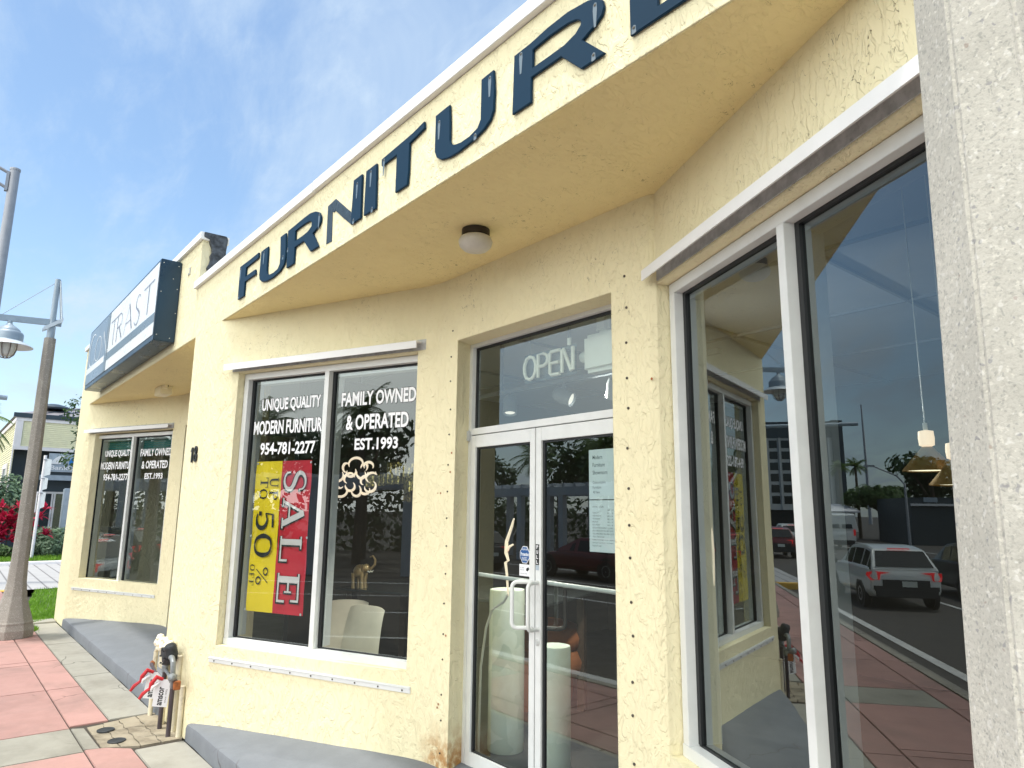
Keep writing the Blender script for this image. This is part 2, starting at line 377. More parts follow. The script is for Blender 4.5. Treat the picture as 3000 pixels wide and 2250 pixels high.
    def pieces(s):
        par = list(range(len(s.v)))
        def fd(a):
            while par[a] != a: par[a] = par[par[a]]; a = par[a]
            return a
        for q in s.f:
            r_ = fd(q[0])
            for i in q[1:]: par[fd(i)] = r_
        gr = {}
        for q in s.f: gr.setdefault(fd(q[0]), []).append(q)
        out = []
        for fs in gr.values():
            ids = sorted({i for q in fs for i in q}); mp_ = {a: b for b, a in enumerate(ids)}
            m = MB(); m.add([s.v[i] for i in ids], [tuple(mp_[i] for i in q) for q in fs]); out.append(m)
        return out
    def each(s, *a, **k): return [m.build(*a, **k) for m in s.pieces()]
    def build(s, name, mat, parent=None, smooth=False, bevel=0., local=False, fixn=True):
        me = bpy.data.meshes.new(name); me.from_pydata(s.v, [], s.f)
        if fixn or bevel:
            bm = bmesh.new(); bm.from_mesh(me)
            if fixn: bmesh.ops.recalc_face_normals(bm, faces=bm.faces)
            if bevel:
                es = [e for e in bm.edges if len(e.link_faces) == 2 and e.calc_face_angle(0) > .5]
                bmesh.ops.bevel(bm, geom=es, offset=bevel, segments=2, affect='EDGES', clamp_overlap=True)
            bm.to_mesh(me); bm.free()
        me.materials.append(M[mat] if isinstance(mat, str) else mat)
        if smooth:
            me.shade_smooth(); me.set_sharp_from_angle(angle=R(38))
        o = bpy.data.objects.new(name, me); COL.objects.link(o)
        if parent is not None:
            o.parent = parent
            if not local: o.location = -wl(parent)
        return o
def tag(o, label, cat, group=None):
    o['label'] = label; o['category'] = cat
    if group: o['group'] = group
    return o
def thing(name, label, cat, loc=(0, 0, 0), group=None, rz=0.):
    o = bpy.data.objects.new(name, None); COL.objects.link(o); o.location = loc; o.rotation_euler = (0, 0, rz); o.empty_display_size = .1
    return tag(o, label, cat, group)
def struct(o, kind='structure'): o['kind'] = kind; return o
def copy_tree(o, parent=None):
    c = o.copy(); COL.objects.link(c)
    if parent is not None: c.parent = parent; c.matrix_parent_inverse = o.matrix_parent_inverse.copy()
    for ch in list(o.children): copy_tree(ch, c)
    return c
_tc = {}
def text2d(body, bold=0.):
    k = (body, bold)
    if k not in _tc:
        cu = bpy.data.curves.new('text', 'FONT'); cu.body = body; cu.offset = bold; cu.resolution_u = 3; cu.fill_mode = 'FRONT'
        ob = bpy.data.objects.new('text', cu); COL.objects.link(ob)
        bpy.context.view_layer.update()
        me = bpy.data.meshes.new_from_object(ob.evaluated_get(bpy.context.evaluated_depsgraph_get()))
        vs = [v.co.copy() for v in me.vertices]; fs = [tuple(p.vertices) for p in me.polygons]
        bpy.data.objects.remove(ob); bpy.data.curves.remove(cu); bpy.data.meshes.remove(me)
        _tc[k] = (vs, fs)
    return _tc[k]
def put_text(mb, fr, body, x0, x1, y0, y1, n, bold=0., keep=False):
    vs, fs = text2d(body, bold)
    a = min(v.x for v in vs); b = max(v.x for v in vs); c = min(v.y for v in vs); d = max(v.y for v in vs)
    sx = (x1-x0)/(b-a); sy = (y1-y0)/(d-c)
    if keep: sx = min(sx, sy)
    mb.add([fr.p(x0+(v.x-a)*sx, y0+(v.y-c)*sy, n) for v in vs], fs); return mb

# ------------------------------------------------------------------ facade geometry
Yp = 1.6716
tA, tB = .3976, -.4492
dA = V((math.cos(tA), math.sin(tA), 0)); dB = V((math.cos(tB), math.sin(tB), 0)); dX = V((1, 0, 0))
PA = V((-5.766, Yp, 0)); PB = V((-1.926, 2.494, 0)); BAY = -6.25
ZS = 3.217                                   # soffit height
def frames(dx):
    o = V((dx, 0, 0))
    return Fr(PA+o, dA), Fr(PB+o, dB), Fr(V((dx, 2.494, 0)), dX)

# ------------------------------------------------------------------ ground
def sheet(name, x0, x1, y0, y1, z, mat, kind='structure'):
    return struct(MB().quad((x0, y0, z), (x1, y0, z), (x1, y1, z), (x0, y1, z)).build(name, mat, fixn=False), kind)
sheet('ground', -900, 900, -900, 900, -.17, 'asph')
sheet('road', -300, 60, -13, -.45, -.154, 'asph')
sheet('gutter', -300, 60, -.46, -.17, -.15, 'gutter')
ml = MB()
def strip(x0, x1, y0, y1): ml.quad((x0, y0, -.146), (x1, y0, -.146), (x1, y1, -.146), (x0, y1, -.146))
strip(-200, 40, -.79, -.64)
for yy in (-3.24, -5.75):
    for k in range(22): strip(-90+k*5.2, -90+k*5.2+2.6, yy-.05, yy+.05)
strip(-200, 40, -8.25, -8.15); strip(-200, 40, -10.9, -10.75)
struct(ml.build('road_marking', 'paint', fixn=False))
kb = MB()
for k in range(34): kb.box(-60+k*2.0+.006, -58+k*2.0-.006, -.18, -.05, -.17, .0)
struct(kb.build('kerb', 'kerb', bevel=.02))
base = MB().box(-17.6, 8, -.05, 1.66, -.165, -.012); struct(base.build('sidewalk_base', 'gap'))
xs = [-17.6, -17.2, -15.6, -14.1, -12.6, -11.05, -9.56, -9.38, -8.03, -6.58, -5.92, -4.62, -4.47, -3.05, -1.55, -.05, 1.45, 2.95, 4.45, 5.95, 7.5]
pk = MB(); bd = MB(); g = .005
def slab(mb, x0, x1, y0, y1, z=0.): mb.box(x0+g, x1-g, y0+g, y1-g, -.06, z)
for a, b in zip(xs, xs[1:]):
    tgt = bd if abs(a+6.58) < .01 else pk
    slab(tgt, a, b, .22, 1.053); slab(pk, a, b, -.05, .22)
for a, b in [(-17.6, -17.2), (-17.2, -15.6), (-15.6, -14.1), (-14.1, -12.6)]: slab(pk, a, b, 1.053, 1.33)
for a, b in [(-12.6, -11.05), (-11.05, -9.5), (-9.5, -8.03), (-8.03, -6.64)]: slab(pk, a, b, 1.053, 1.33)
pk.prism([(-5.965, 1.058), (-5.925, 1.19), (-5.80, 1.325), (-4.475, 1.325), (-4.475, 1.058)], -.06, 0.)
for a, b in [(-4.47, -3.05), (-3.05, -1.55), (-1.55, -.05), (-.05, 1.45), (1.45, 2.95), (2.95, 4.45), (4.45, 7.5)]: slab(pk, a, b, 1.053, 1.33)
bd.prism([(-6.575, 1.058), (-5.975, 1.058), (-5.935, 1.15), (-6.53, 1.14)], -.06, 0.)
struct(pk.build('sidewalk', 'pink', bevel=.004)); struct(bd.build('sidewalk_band', 'band', bevel=.004))
st = MB()
for a, b in [(-12.75, -10.6), (-10.6, -8.5), (-8.5, -6.66), (-5.76, -3.7), (-3.7, -1.6), (-1.6, .5), (.5, 3), (3, 6)]: slab(st, a, b, 1.33, 1.668)
struct(st.build('pavement', 'strip', bevel=.005))
# rough meter slab with two round covers
mp = thing('meter_slab', 'weathered plank textured concrete slab with two round covers beside the standpipes', 'slab', (-6.25, 1.4, 0))
for k, (ya, yb_) in enumerate(((1.163, 1.268), (1.274, 1.388), (1.395, 1.518), (1.525, 1.668))):
    n_ = 14; vs = []
    for q_ in range(n_+1):
        for yy, e_ in ((ya, 0), (yb_, 1)):
            xl_ = -6.55-.10*(yy-1.163)/.5; xr_ = -5.95+.13*min(1, (yy-1.163)/.2); u_ = q_/n_
            vs.append((xl_+(xr_-xl_)*u_, yy+.006*math.sin(q_*1.9+k*2+e_)*(0 < k+e_ < 4), -.004+.004*math.sin(q_*2.3+k)+.002*k))
    vs += [(x_, y_, -.06) for x_, y_, z_ in vs]; m_ = 2*(n_+1)
    fs = [(2*q_, 2*q_+2, 2*q_+3, 2*q_+1) for q_ in range(n_)]+[(m_+2*q_, 2*q_+m_+1, m_+2*q_+3, m_+2*q_+2) for q_ in range(n_)]
    fs += [(2*q_, m_+2*q_, m_+2*q_+2, 2*q_+2) for q_ in range(n_)]+[(2*q_+1, 2*q_+3, m_+2*q_+3, m_+2*q_+1) for q_ in range(n_)]+[(0, 1, m_+1, m_), (m_-2, 2*m_-2, 2*m_-1, m_-1)]
    MB().add(vs, fs).build('plank', 'rough', mp)
for i, (cx, cy) in enumerate(((-6.37, 1.26), (-6.04, 1.275))):
    c0 = MB().lathe((cx, cy, -.004), [(.062, 0), (.062, .009), (.057, .012), (.05, .009), (0, .009)], 20).build('cover', 'castiron', mp)
# far ground on the left
lawn_base = MB().prism([(-12.5, 1.34), (-12.86, 1.75), (-12.86, 6), (-17.6, 6), (-17.6, 1.9), (-14.9, 1.5), (-13.6, 1.34)], -.165, -.004)
struct(lawn_base.build('lawn_soil', 'grassdirt'))
gb = MB()
def in_lawn(x, y):
    lo = 1.36 if x > -13.6 else (1.36+(-13.6-x)*.12 if x > -14.9 else 1.52+(-14.9-x)*.14)
    hi = 6 if x < -12.9 else 1.36+(-12.55-x)*1.05
    return lo < y < hi
k = 0
while k < 9000:
    x = -12.45-random.random()**1.5*5.1; y = 1.3+random.random()**1.6*2.6
    if not in_lawn(x, y): continue
    a = random.uniform(0, 6.28); h = random.uniform(.025, .065); wd = .004+.0012*(-12-x); lx, ly = random.uniform(-.03, .03), random.uniform(-.03, .03)
    gb.add([(x-wd*math.cos(a), y-wd*math.sin(a), -.006), (x+wd*math.cos(a), y+wd*math.sin(a), -.006), (x+lx, y+ly, h)], [(0, 1, 2)]); k += 1
for k in range(260):
    x, y = random.gauss(-12.05, .12), random.gauss(1.345, .02); h = random.uniform(.02, .05); a = random.uniform(0, 6.28)
    gb.add([(x-.006*math.cos(a), y-.006*math.sin(a), -.01), (x+.006*math.cos(a), y+.006*math.sin(a), -.01), (x+random.uniform(-.03, .03), y+random.uniform(-.02, .02), h)], [(0, 1, 2)])
struct(gb.build('grass', 'grass', fixn=False), 'stuff')
struct(MB().box(-12.86, -12.5, 1.33, 1.665, -.06, .02).build('edging', 'strip', bevel=.01))
sheet('crossing', -25.4, -17.9, -1, 12, -.02, 'drive')
struct(MB().box(-17.9, -17.6, -1, 1.75, -.16, .0).build('tactile_strip', 'yellow', bevel=.01))
struct(MB().box(-25.75, -25.4, -1, 12, -.16, .06).build('far_kerb', 'trim', bevel=.02))
struct(MB().box(-31.5, -25.75, -1, 12, -.16, .035).build('planting_bed', 'mulch'))
gb = MB()
for k in range(2600):
    x = random.uniform(-27.6, -25.8); y = random.uniform(.5, 4.2); a = random.uniform(0, 6.28); h = random.uniform(.05, .16)
    gb.add([(x-.02*math.cos(a), y-.02*math.sin(a), .03), (x+.02*math.cos(a), y+.02*math.sin(a), .03), (x+random.uniform(-.05, .05), y+random.uniform(-.05, .05), .03+h)], [(0, 1, 2)])
struct(gb.build('verge_grass', 'grass', fixn=False), 'stuff')

# ------------------------------------------------------------------ the storefront
BL = thing('furniture_store', 'cream stucco furniture store with angled shop bays under a deep fascia', 'building', (-6, 3, 0))
def wallset(dx, first):
    FA, FB, FD = frames(dx); mb = MB()
    P = lambda fr, s, n: tuple(fr.p(s, 0, n).xy)
    t = -.16
    def pc(fr, s0, s1, z0, z1): mb.prism([P(fr, s0, 0), P(fr, s1, 0), P(fr, s1, t), P(fr, s0, t)], z0, z1)
    # post + left of window A
    xl = -6.53+dx if first else -12.86
    mb.prism([(xl, Yp), (PA.x+dx-.02, Yp), P(FA, .03, 0), P(FA, .245, 0), P(FA, .245, t), (PA.x+dx-.02, Yp+.45), (xl, Yp+.45)], 0, ZS)
    pc(FA, .245, 1.975, 0, .69); pc(FA, .245, 1.975, 2.755, ZS)
    a0 = P(FA, 1.975, 0); a1 = P(FA, 1.975, t)
    rnd = [a0, (dx-3.86, 2.463), (dx-3.78, 2.484), (dx-3.70, 2.492), (dx-3.62, 2.494)]
    mb.prism(rnd+[(dx-3.555, 2.494), (dx-3.62, 2.66), (dx-3.72, 2.66), a1], 0, ZS)
    mb.prism([(dx-3.555, 2.494), (dx-2.235, 2.494), (dx-2.235, 2.66), (dx-3.62, 2.66)], 2.775, ZS)
    b0 = P(FB, -.043, 0); b1 = P(FB, -.043, -.16)
    mb.prism([(dx-2.235, 2.494), (dx-2.04, 2.494), (dx-1.995, 2.499), b0, b1, (dx-2.0, 2.70), (dx-2.215, 2.70)], 0, ZS)
    pc(FB, -.043, 1.66, 0, .69); pc(FB, -.043, 1.66, 2.755, ZS)
    e = P(FB, 1.86, 0)
    mb.prism([P(FB, 1.66, 0), e, (dx-.24, Yp), (dx-.24, Yp+.45), P(FB, 1.66, t)], 0, ZS)
    return mb.build('wall', 'stucco', BL)
wallset(0, True); wallset(BAY, False)
mb = MB().prism([(-.24, Yp), (.5, Yp), (.5, Yp+.4), (-.24, Yp+.4)], 0, ZS); mb.build('wall', 'stucco', BL)
mb = MB().box(-12.86, -12.68, Yp+.45, 9, 0, ZS); mb.build('wall', 'stucco', BL)
MB().box(-6.60, 5, Yp, Yp+.2, ZS, 3.70).build('fascia', 'stucco', BL)
MB().box(-12.86, -6.603, Yp, Yp+.2, ZS, 4.18).build('fascia', 'stucco', BL)
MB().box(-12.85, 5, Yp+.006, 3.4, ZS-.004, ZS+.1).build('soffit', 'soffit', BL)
MB().box(-12.86, 5, 3.4, 9, 3.3, 3.42).build('roof', 'strip', BL)
for x0, x1, z in ((-6.645, -4.02, 3.70), (-4.012, -1.2, 3.703), (-1.192, 5, 3.70), (-12.92, -6.57, 4.18)):
    MB().box(x0, x1, Yp-.03, Yp+.23, z, z+.070).build('parapet_cap', 'cap', BL, bevel=.002)
# broken, tarred parapet end
fe = Fr((-6.600, Yp, 0), (0, 1, 0))
lo = [(.055, 3.77), (.06, 3.80), (.045, 3.83), (.062, 3.87), (.05, 3.91), (.068, 3.95), (.075, 3.99), (.07, 4.03), (.085, 4.07), (.08, 4.11), (.06, 4.15), (.055, 4.185), (.0, 4.20), (.0, 4.247), (.20, 4.252), (.215, 4.22), (.205, 4.1), (.21, 3.98), (.198, 3.88), (.205, 3.77)]
MB().plate(fe, [lo[::-1]], -.02, .045).build('tar_patch', 'tar', BL, bevel=.004)
# screws of the shutter anchors
sc_ = MB()
FA, FB, FD = frames(0)
for k in range(16):
    z = .28+k*.171
    for x, j in ((-3.62-.012*(2.6-z)/2, 1), (-2.14, 1.25)):
        xx = x+random.uniform(-.006, .006); sc_.lathe((xx, 2.496, z+random.uniform(-.02, .02)), [(.0055*j, 0), (.0055*j, .006), (.003, .009)], 7, (0, -1, 0))
sc_.each('anchor_screw', 'screw', BL)
sc_ = MB()
for x, z in ((-3.59, 2.05), (-3.60, 1.93), (-3.70, 1.80), (-3.73, 1.8), (-3.60, .95), (-3.66, .55), (-3.67, .53), (-1.99, 2.3)):
    sc_.lathe((x, 2.492, z), [(.005, 0), (.007, .002), (.002, .004)], 6, (0, -1, 0))
sc_.each('wall_chip', 'rust', BL)

def shutter(fr, s0, s1, low=None):
    t = MB()
    t.fbox(fr, s0+.05, s1, 2.765, 2.838, .002, .008)          # back flange
    o = t.build('shutter_track', 'alud', BL)
    t2 = MB().fbox(fr, s0+.02, s1-.035, 2.768, 2.812, .066, .072).fbox(fr, s0+.02, s1-.035, 2.812, 2.818, .0085, .072)
    t2.build('track_cover', 'cap', o)
    q = MB()
    for k in range(11): q.lathe(fr.p(s0+.15+k*(s1-s0-.25)/10, 2.829, .008), [(.006, 0), (.006, .004), (.002, .006)], 6, fr.nz)
    q.each('screw', 'screw', o)
    if low:
        l0, l1, z0 = low
        a = MB().fbox(fr, l0, l1, z0, z0+.040, .002, .010).fbox(fr, l0, l1, z0+.028, z0+.034, .0105, .016)
        lo_ = a.build('storm_rail', 'alu', BL, bevel=.0015)
        q = MB()
        for k in range(10): q.lathe(fr.p(l0+.06+k*(l1-l0-.12)/9, z0+.014, .010), [(.006, 0), (.006, .003), (.002, .005)], 6, fr.nz)
        q.each('screw', 'screw', lo_)
def window(fr, s0, s1, z0, z1, mul, gm, fw_=.046, off=-.06):
    d = -.115
    f = MB()
    f.fbox(fr, s0, s1, z1-fw_, z1, d-.02, off).fbox(fr, s0, s1, z0, z0+fw_, d-.02, off+.004)
    f.fbox(fr, s0, s0+fw_, z0+fw_, z1-fw_, d-.02, off).fbox(fr, s1-fw_, s1, z0+fw_, z1-fw_, d-.02, off)
    f.fbox(fr, mul, mul+.042, z0+fw_, z1-fw_, d-.02, off+.002)
    o = f.build('window', 'alu', BL, bevel=.0015)
    k = MB()
    for a, b in ((s0+fw_, mul), (mul+.042, s1-fw_)):
        k.fbox(fr, a, b, z1-fw_-.012, z1-fw_, d-.012, d+.012).fbox(fr, a, b, z0+fw_, z0+fw_+.008, d-.012, d+.008)
        k.fbox(fr, a, a+.024, z0+fw_+.008, z1-fw_-.012, d-.012, d+.012).fbox(fr, b-.010, b, z0+fw_+.008, z1-fw_-.012, d-.012, d+.012)
    k.each('gasket', 'black', o)
    for a, b in ((s0+fw_+.002, mul-.002), (mul+.044, s1-fw_-.002)):
        p = fr.p; MB().quad(p(a, z0+fw_, d), p(b, z0+fw_, d), p(b, z1-fw_, d), p(a, z1-fw_, d)).build('pane', gm, o, fixn=False)
    # inner stops and the plaster reveal behind the glass
    i = MB()
    for a, b in ((s0+fw_+.004, mul-.004), (mul+.046, s1-fw_-.004)):
        i.fbox(fr, a+.002, a+.022, z0+fw_+.01, z1-fw_-.01, d-.085, d-.014).fbox(fr, a+.022, b, z1-fw_-.035, z1-fw_-.013, d-.085, d-.014)
    i.each('inner_stop', 'alu2', o)
    return o
T3 = (("UNIQUE QUALITY", .408, 1.022, 2.435, 2.545), ("MODERN FURNITURE", .337, 1.080, 2.264, 2.372), ("954-781-2277", .424, .992, 2.102, 2.197),
      ("FAMILY OWNED", 1.223, 1.893, 2.437, 2.542), ("& OPERATED", 1.277, 1.836, 2.260, 2.371), ("EST.1993", 1.367, 1.752, 2.112, 2.197))
def lettering(fr, win, ds=0., dz=0.):
    for t, a, b, c, d in T3:
        put_text(MB(), fr, t, a+ds-.004, b+ds+.004, c+dz-.004, d+dz+.004, -.1145, .045).build('lettering_shadow', 'sale_k', win, fixn=False)
        put_text(MB(), fr, t, a+ds, b+ds, c+dz, d+dz, -.1130, .028).build('lettering', 'white', win, fixn=False)
FA, FB, FD = frames(0)
wA = window(FA, .25, 1.99, .69, 2.752, 1.095, 'glass')
lettering(FA, wA)
shutter(FA, .13, 2.045, (.19, 2.015, .568))
wB = window(FB, -.035, 1.655, .69, 2.752, .795, 'glassb', .05)
shutter(FB, -.075, 1.86)
FA2, FB2, FD2 = frames(BAY)
wA2 = window(FA2, .18, 1.93, .64, 2.735, 1.02, 'glass')
lettering(FA2, wA2, -.055, -.03)
shutter(FA2, .045, 1.99, (.12, 1.95, .52))
wB2 = window(FB2, -.035, 1.655, .69, 2.752, .795, 'glassb', .05)

# ---- door unit
def doorset(dx, rich):
    Yd = 2.634
    fr = Fr((dx, Yd, 0), dX); fl, frr, zb = -3.625, -2.225, .16
    f = MB()
    f.fbox(fr, fl, fl+.045, zb, 2.79, -.06, 0).fbox(fr, frr-.045, frr, zb, 2.79, -.06, 0)
    f.fbox(fr, fl+.045, frr-.045, 2.752, 2.79, -.06, 0).fbox(fr, fl+.045, frr-.045, 2.172, 2.214, -.06, .0)
    f.build('door_frame', 'alu', BL, bevel=.002)
    k = MB().fbox(fr, fl+.045, frr-.045, 2.735, 2.752, -.045, -.03).fbox(fr, fl+.045, fl+.062, 2.214, 2.735, -.045, -.03)
    k.each('gasket', 'black', BL)
    p = fr.p
    tr = MB().quad(p(fl+.045, 2.214, -.035), p(frr-.045, 2.214, -.035), p(frr-.045, 2.752, -.035), p(fl+.045, 2.752, -.035)).build('transom_pane', 'glassd', BL, fixn=False)
    leaves = []
    for a, b, hs in ((fl+.05, -2.958, 1), (-2.950, frr-.05, 0)):
        d = MB(); z1 = 2.166; z0 = .17
        d.fbox(fr, a, a+.045, z0, z1, -.045, 0.001).fbox(fr, b-.045, b, z0, z1, -.045, 0.001)
        d.fbox(fr, a+.045, b-.045, 2.09, z1, -.045, 0.0005).fbox(fr, a+.045, b-.045, z0, .289, -.045, 0.0005)
        o = d.build('door', 'alu', BL, bevel=.0015); leaves.append(o)
        q = MB().fbox(fr, a+.045, b-.045, 2.078, 2.09, -.03, -.012).fbox(fr, a+.045, b-.045, .289, .297, -.03, -.012).fbox(fr, a+.045, a+.062, .297, 2.078, -.03, -.012).fbox(fr, b-.05, b-.045, .297, 2.078, -.03, -.012)
        q.each('gasket', 'black', o)
        MB().quad(p(a+.045, .289, -.02), p(b-.045, .289, -.02), p(b-.045, 2.09, -.02), p(a+.045, 2.09, -.02)).build('pane', 'glassd', o, fixn=False)
        MB().tube([p(a+.05, 1.305, -.04), p(b-.05, 1.300, -.04)], .012, 10).build('push_bar', 'alu2', o, smooth=True)
        hx = b-.022 if hs else a+.022
        sx = -1 if hs else 1
        def pull(lat, out, n0):
            loop = []; e_ = .72
            for i in range(7): t = math.pi/2*i/6; loop.append(p(hx+lat*(e_+(1-e_)*math.sin(t)), 1.305-.028*(1-math.cos(t)), n0+out*(e_+(1-e_)*math.sin(t))))
            for i in range(7): t = math.pi/2*i/6; loop.append(p(hx+lat*(e_+(1-e_)*math.cos(t)), 1.06+.028*(1-math.sin(t)), n0+out*(e_+(1-e_)*math.cos(t))))
            return MB().tube([p(hx, 1.305, n0)]+loop+[p(hx, 1.06, n0)], .0115, 10)
        pull(-.07 if hs else .012, .085, 0).build('handle', 'alu', o, smooth=True)
        if not hs: pull(.085, -.08, -.045).build('handle', 'bronze', o, smooth=True)
        if not hs:
            MB().lathe(p(a+.020, .992, .001), [(.017, 0), (.017, .006), (.012, .008), (.012, .010), (0, .010)], 18, fr.nz).build('lock', 'alu2', o, smooth=True)
    h = MB().fbox(fr, fl-.005, fl+.04, 2.135, 2.20, .0015, .022); h.build('hinge', 'alu2', leaves[0], bevel=.004)
    h = MB().fbox(fr, fl-.01, fl+.035, .155, .20, .0015, .03); h.build('hinge', 'alu2', leaves[0], bevel=.004)
    return fr, leaves
frd, leaves = doorset(0, True)
doorset(BAY, False)
# door and window decals
pl = MB().fbox(frd, -2.958+.012, -2.958+.038, 1.40, 1.512, .0015, .003).build('pull_sticker', 'sale_k', leaves[1])
t = MB()
for i, ch in enumerate('PULL'): put_text(t, frd, ch, -2.940, -2.926, 1.487-.027*i, 1.507-.027*i, .0035, .03)
t.build('sticker_lettering', 'white', pl, fixn=False)
MB().fbox(frd, -2.946, -2.920, 1.372, 1.398, .0015, .0025).build('small_sticker', 'bankgrey', leaves[1])
ox, oz = -3.062, 1.447
def octo(r, q): return [(ox+r*q*a, oz+r*b) for a, b in ((-.42, 1), (.42, 1), (1, .36), (1, -.36), (.42, -1), (-.42, -1), (-1, -.36), (-1, .36))][::-1]
st = tag(MB().plate(frd, [octo(.047, .88)], -.0185, -.0165).build('security_sticker', 'white'), 'blue octagonal security sticker on the left glass door leaf', 'sticker')
MB().plate(frd, [octo(.0435, .87)], -.0164, -.0155).build('sticker_field', 'blue', st)
t = MB(); put_text(t, frd, 'PROTECTED', ox-.022, ox+.026, oz+.026, oz+.034, -.0152, .02); put_text(t, frd, 'Protection', ox-.032, ox+.036, oz-.006, oz+.014, -.0152, .03)
put_text(t, frd, 'SECURITY', ox-.024, ox+.024, oz-.021, oz-.013, -.0152, .02); put_text(t, frd, 'SYSTEMS', ox-.024, ox+.024, oz-.032, oz-.024, -.0152, .02)
t.build('sticker_lettering', 'white', st, fixn=False)
st = tag(MB().plate(frd, [[(-3.108, 1.33), (-3.016, 1.33), (-3.016, 1.394), (-3.108, 1.394)]], -.0185, -.0165).build('card_sticker', 'white'), 'small white notice sticker below the blue octagonal sticker', 'sticker')
t = MB(); put_text(t, frd, 'WE CHARGE', -3.10, -3.065, 1.372, 1.378, -.016); put_text(t, frd, 'DEBIT CARDS', -3.10, -3.065, 1.36, 1.366, -.016); put_text(t, frd, 'ACCEPTED HERE', -3.10, -3.04, 1.34, 1.346, -.016)
t.build('sticker_lettering', 'ink', st, fixn=False)
MB().plate(frd, [[(-3.05, 1.362), (-3.035, 1.357), (-3.022, 1.37), (-3.028, 1.38), (-3.045, 1.374)]], -.0163, -.0155).build('card_picture', 'sale_k', st)

pp = tag(MB().fbox(frd, -2.562, -2.36, 1.757, 2.016, -.034, -.030).build('notice', 'paper'), 'white paper notice with large grey lines on the right door glass, upper one', 'notice', 'paper notices on the door')
t = MB()
for s_, z, h, x1 in (('Modern', 1.965, .021, -2.466), ('Furniture', 1.925, .021, -2.448), ('Showroom', 1.885, .021, -2.432), ('Customizable', 1.838, .014, -2.445), ('Furniture', 1.812, .014, -2.475), ('All New', 1.787, .014, -2.485)):
    put_text(t, frd, s_, -2.535, x1, z, z+h, -.0295, .004)
t.build('notice_lettering', 'ink', pp, fixn=False)
pp = tag(MB().fbox(frd, -2.562, -2.36, 1.49, 1.752, -.034, -.030).build('notice', 'paper'), 'white paper notice listing opening hours, under the upper notice on the door', 'notice', 'paper notices on the door')
t = MB(); z = 1.715
for a, b in (('OPENED HOURS', ''), ('', 'AM - PM'), ('TUESDAY', '10 - 6'), ('WEDNESDAY', '10 - 6'), ('THURSDAY', '10 - 6'), ('FRIDAY', '10 - 6'), ('SATURDAY', '10 - 6'), ('SUNDAY & MONDAY', 'CLOSED'), ('SHOWROOM 954-781-2277', ''), ('TELEPHONE 954-781-2277', ''), ('TEXT MESSAGE', ''), ('FAMILY OWNED AND OPERATED', ''), ('UNIQUE QUALITY MODERN', ''), ('FURNITURE', '')):
    if a: put_text(t, frd, a, -2.54, -2.54+.0068*len(a), z, z+.007, -.0295)
    if b: put_text(t, frd, b, -2.435, -2.435+.0062*len(b), z-.001, z+.006, -.0295)
    z -= .0152
t.build('notice_lettering', 'ink', pp, fixn=False)

# interior of the shop
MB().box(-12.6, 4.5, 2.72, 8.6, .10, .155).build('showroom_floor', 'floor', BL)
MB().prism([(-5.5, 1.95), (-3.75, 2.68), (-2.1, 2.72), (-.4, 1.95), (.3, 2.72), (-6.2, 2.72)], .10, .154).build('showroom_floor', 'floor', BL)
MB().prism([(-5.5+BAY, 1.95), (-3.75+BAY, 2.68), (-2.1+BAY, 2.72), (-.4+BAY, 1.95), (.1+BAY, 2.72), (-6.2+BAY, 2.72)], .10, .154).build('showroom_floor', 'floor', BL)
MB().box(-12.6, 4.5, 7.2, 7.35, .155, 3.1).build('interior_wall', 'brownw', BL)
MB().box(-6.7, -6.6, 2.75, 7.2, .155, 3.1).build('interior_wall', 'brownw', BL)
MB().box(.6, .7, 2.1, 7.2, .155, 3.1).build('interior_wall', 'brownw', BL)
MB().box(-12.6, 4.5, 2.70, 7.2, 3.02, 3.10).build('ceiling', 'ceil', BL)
ct = MB()
for x in (-5.2, -4., -2.8, -1.6): ct.box(x, x+.02, 2.72, 7.2, 3.0, 3.019)
for y in (3.3, 4.5, 5.7): ct.box(-6.5, .5, y, y+.02, 2.999, 3.018)
ct.each('ceiling_grid', 'trackm', BL)

# ---- gray painted entrance steps
def platform(dx, label):
    x0, x1 = -5.745+dx, -.27+dx
    rows = [(1.664, 0.), (1.664, .095), (1.672, .118), (1.695, .132), (2.1, .170), (2.75, .222)]
    vs = []; n = 26
    for i in range(n+1):
        x = x0+(x1-x0)*i/n
        e = min(1., (i/n)*30, (1-i/n)*30)
        for y, z in rows: vs.append((x+(0 if i else random.uniform(0, .01)), y+.004*math.sin(i*1.7), z*(.9+.1*e)+.002*math.sin(i*2.3+y*5)*(z > 0)))
    k = len(rows)
    fs = [(i*k+j, (i+1)*k+j, (i+1)*k+j+1, i*k+j+1) for i in range(n) for j in range(k-1)]
    fs += [tuple(range(k))+(), tuple(range(n*k, n*k+k))[::-1]]
    o = MB().add(vs, fs).build('entrance_step', 'plat', smooth=True)
    return tag(o, label, 'step', 'grey entrance steps')
platform(0, 'grey painted wedge shaped step below the glass double doors')
platform(BAY, 'grey painted wedge shaped step under the farther bay, left of the standpipes')

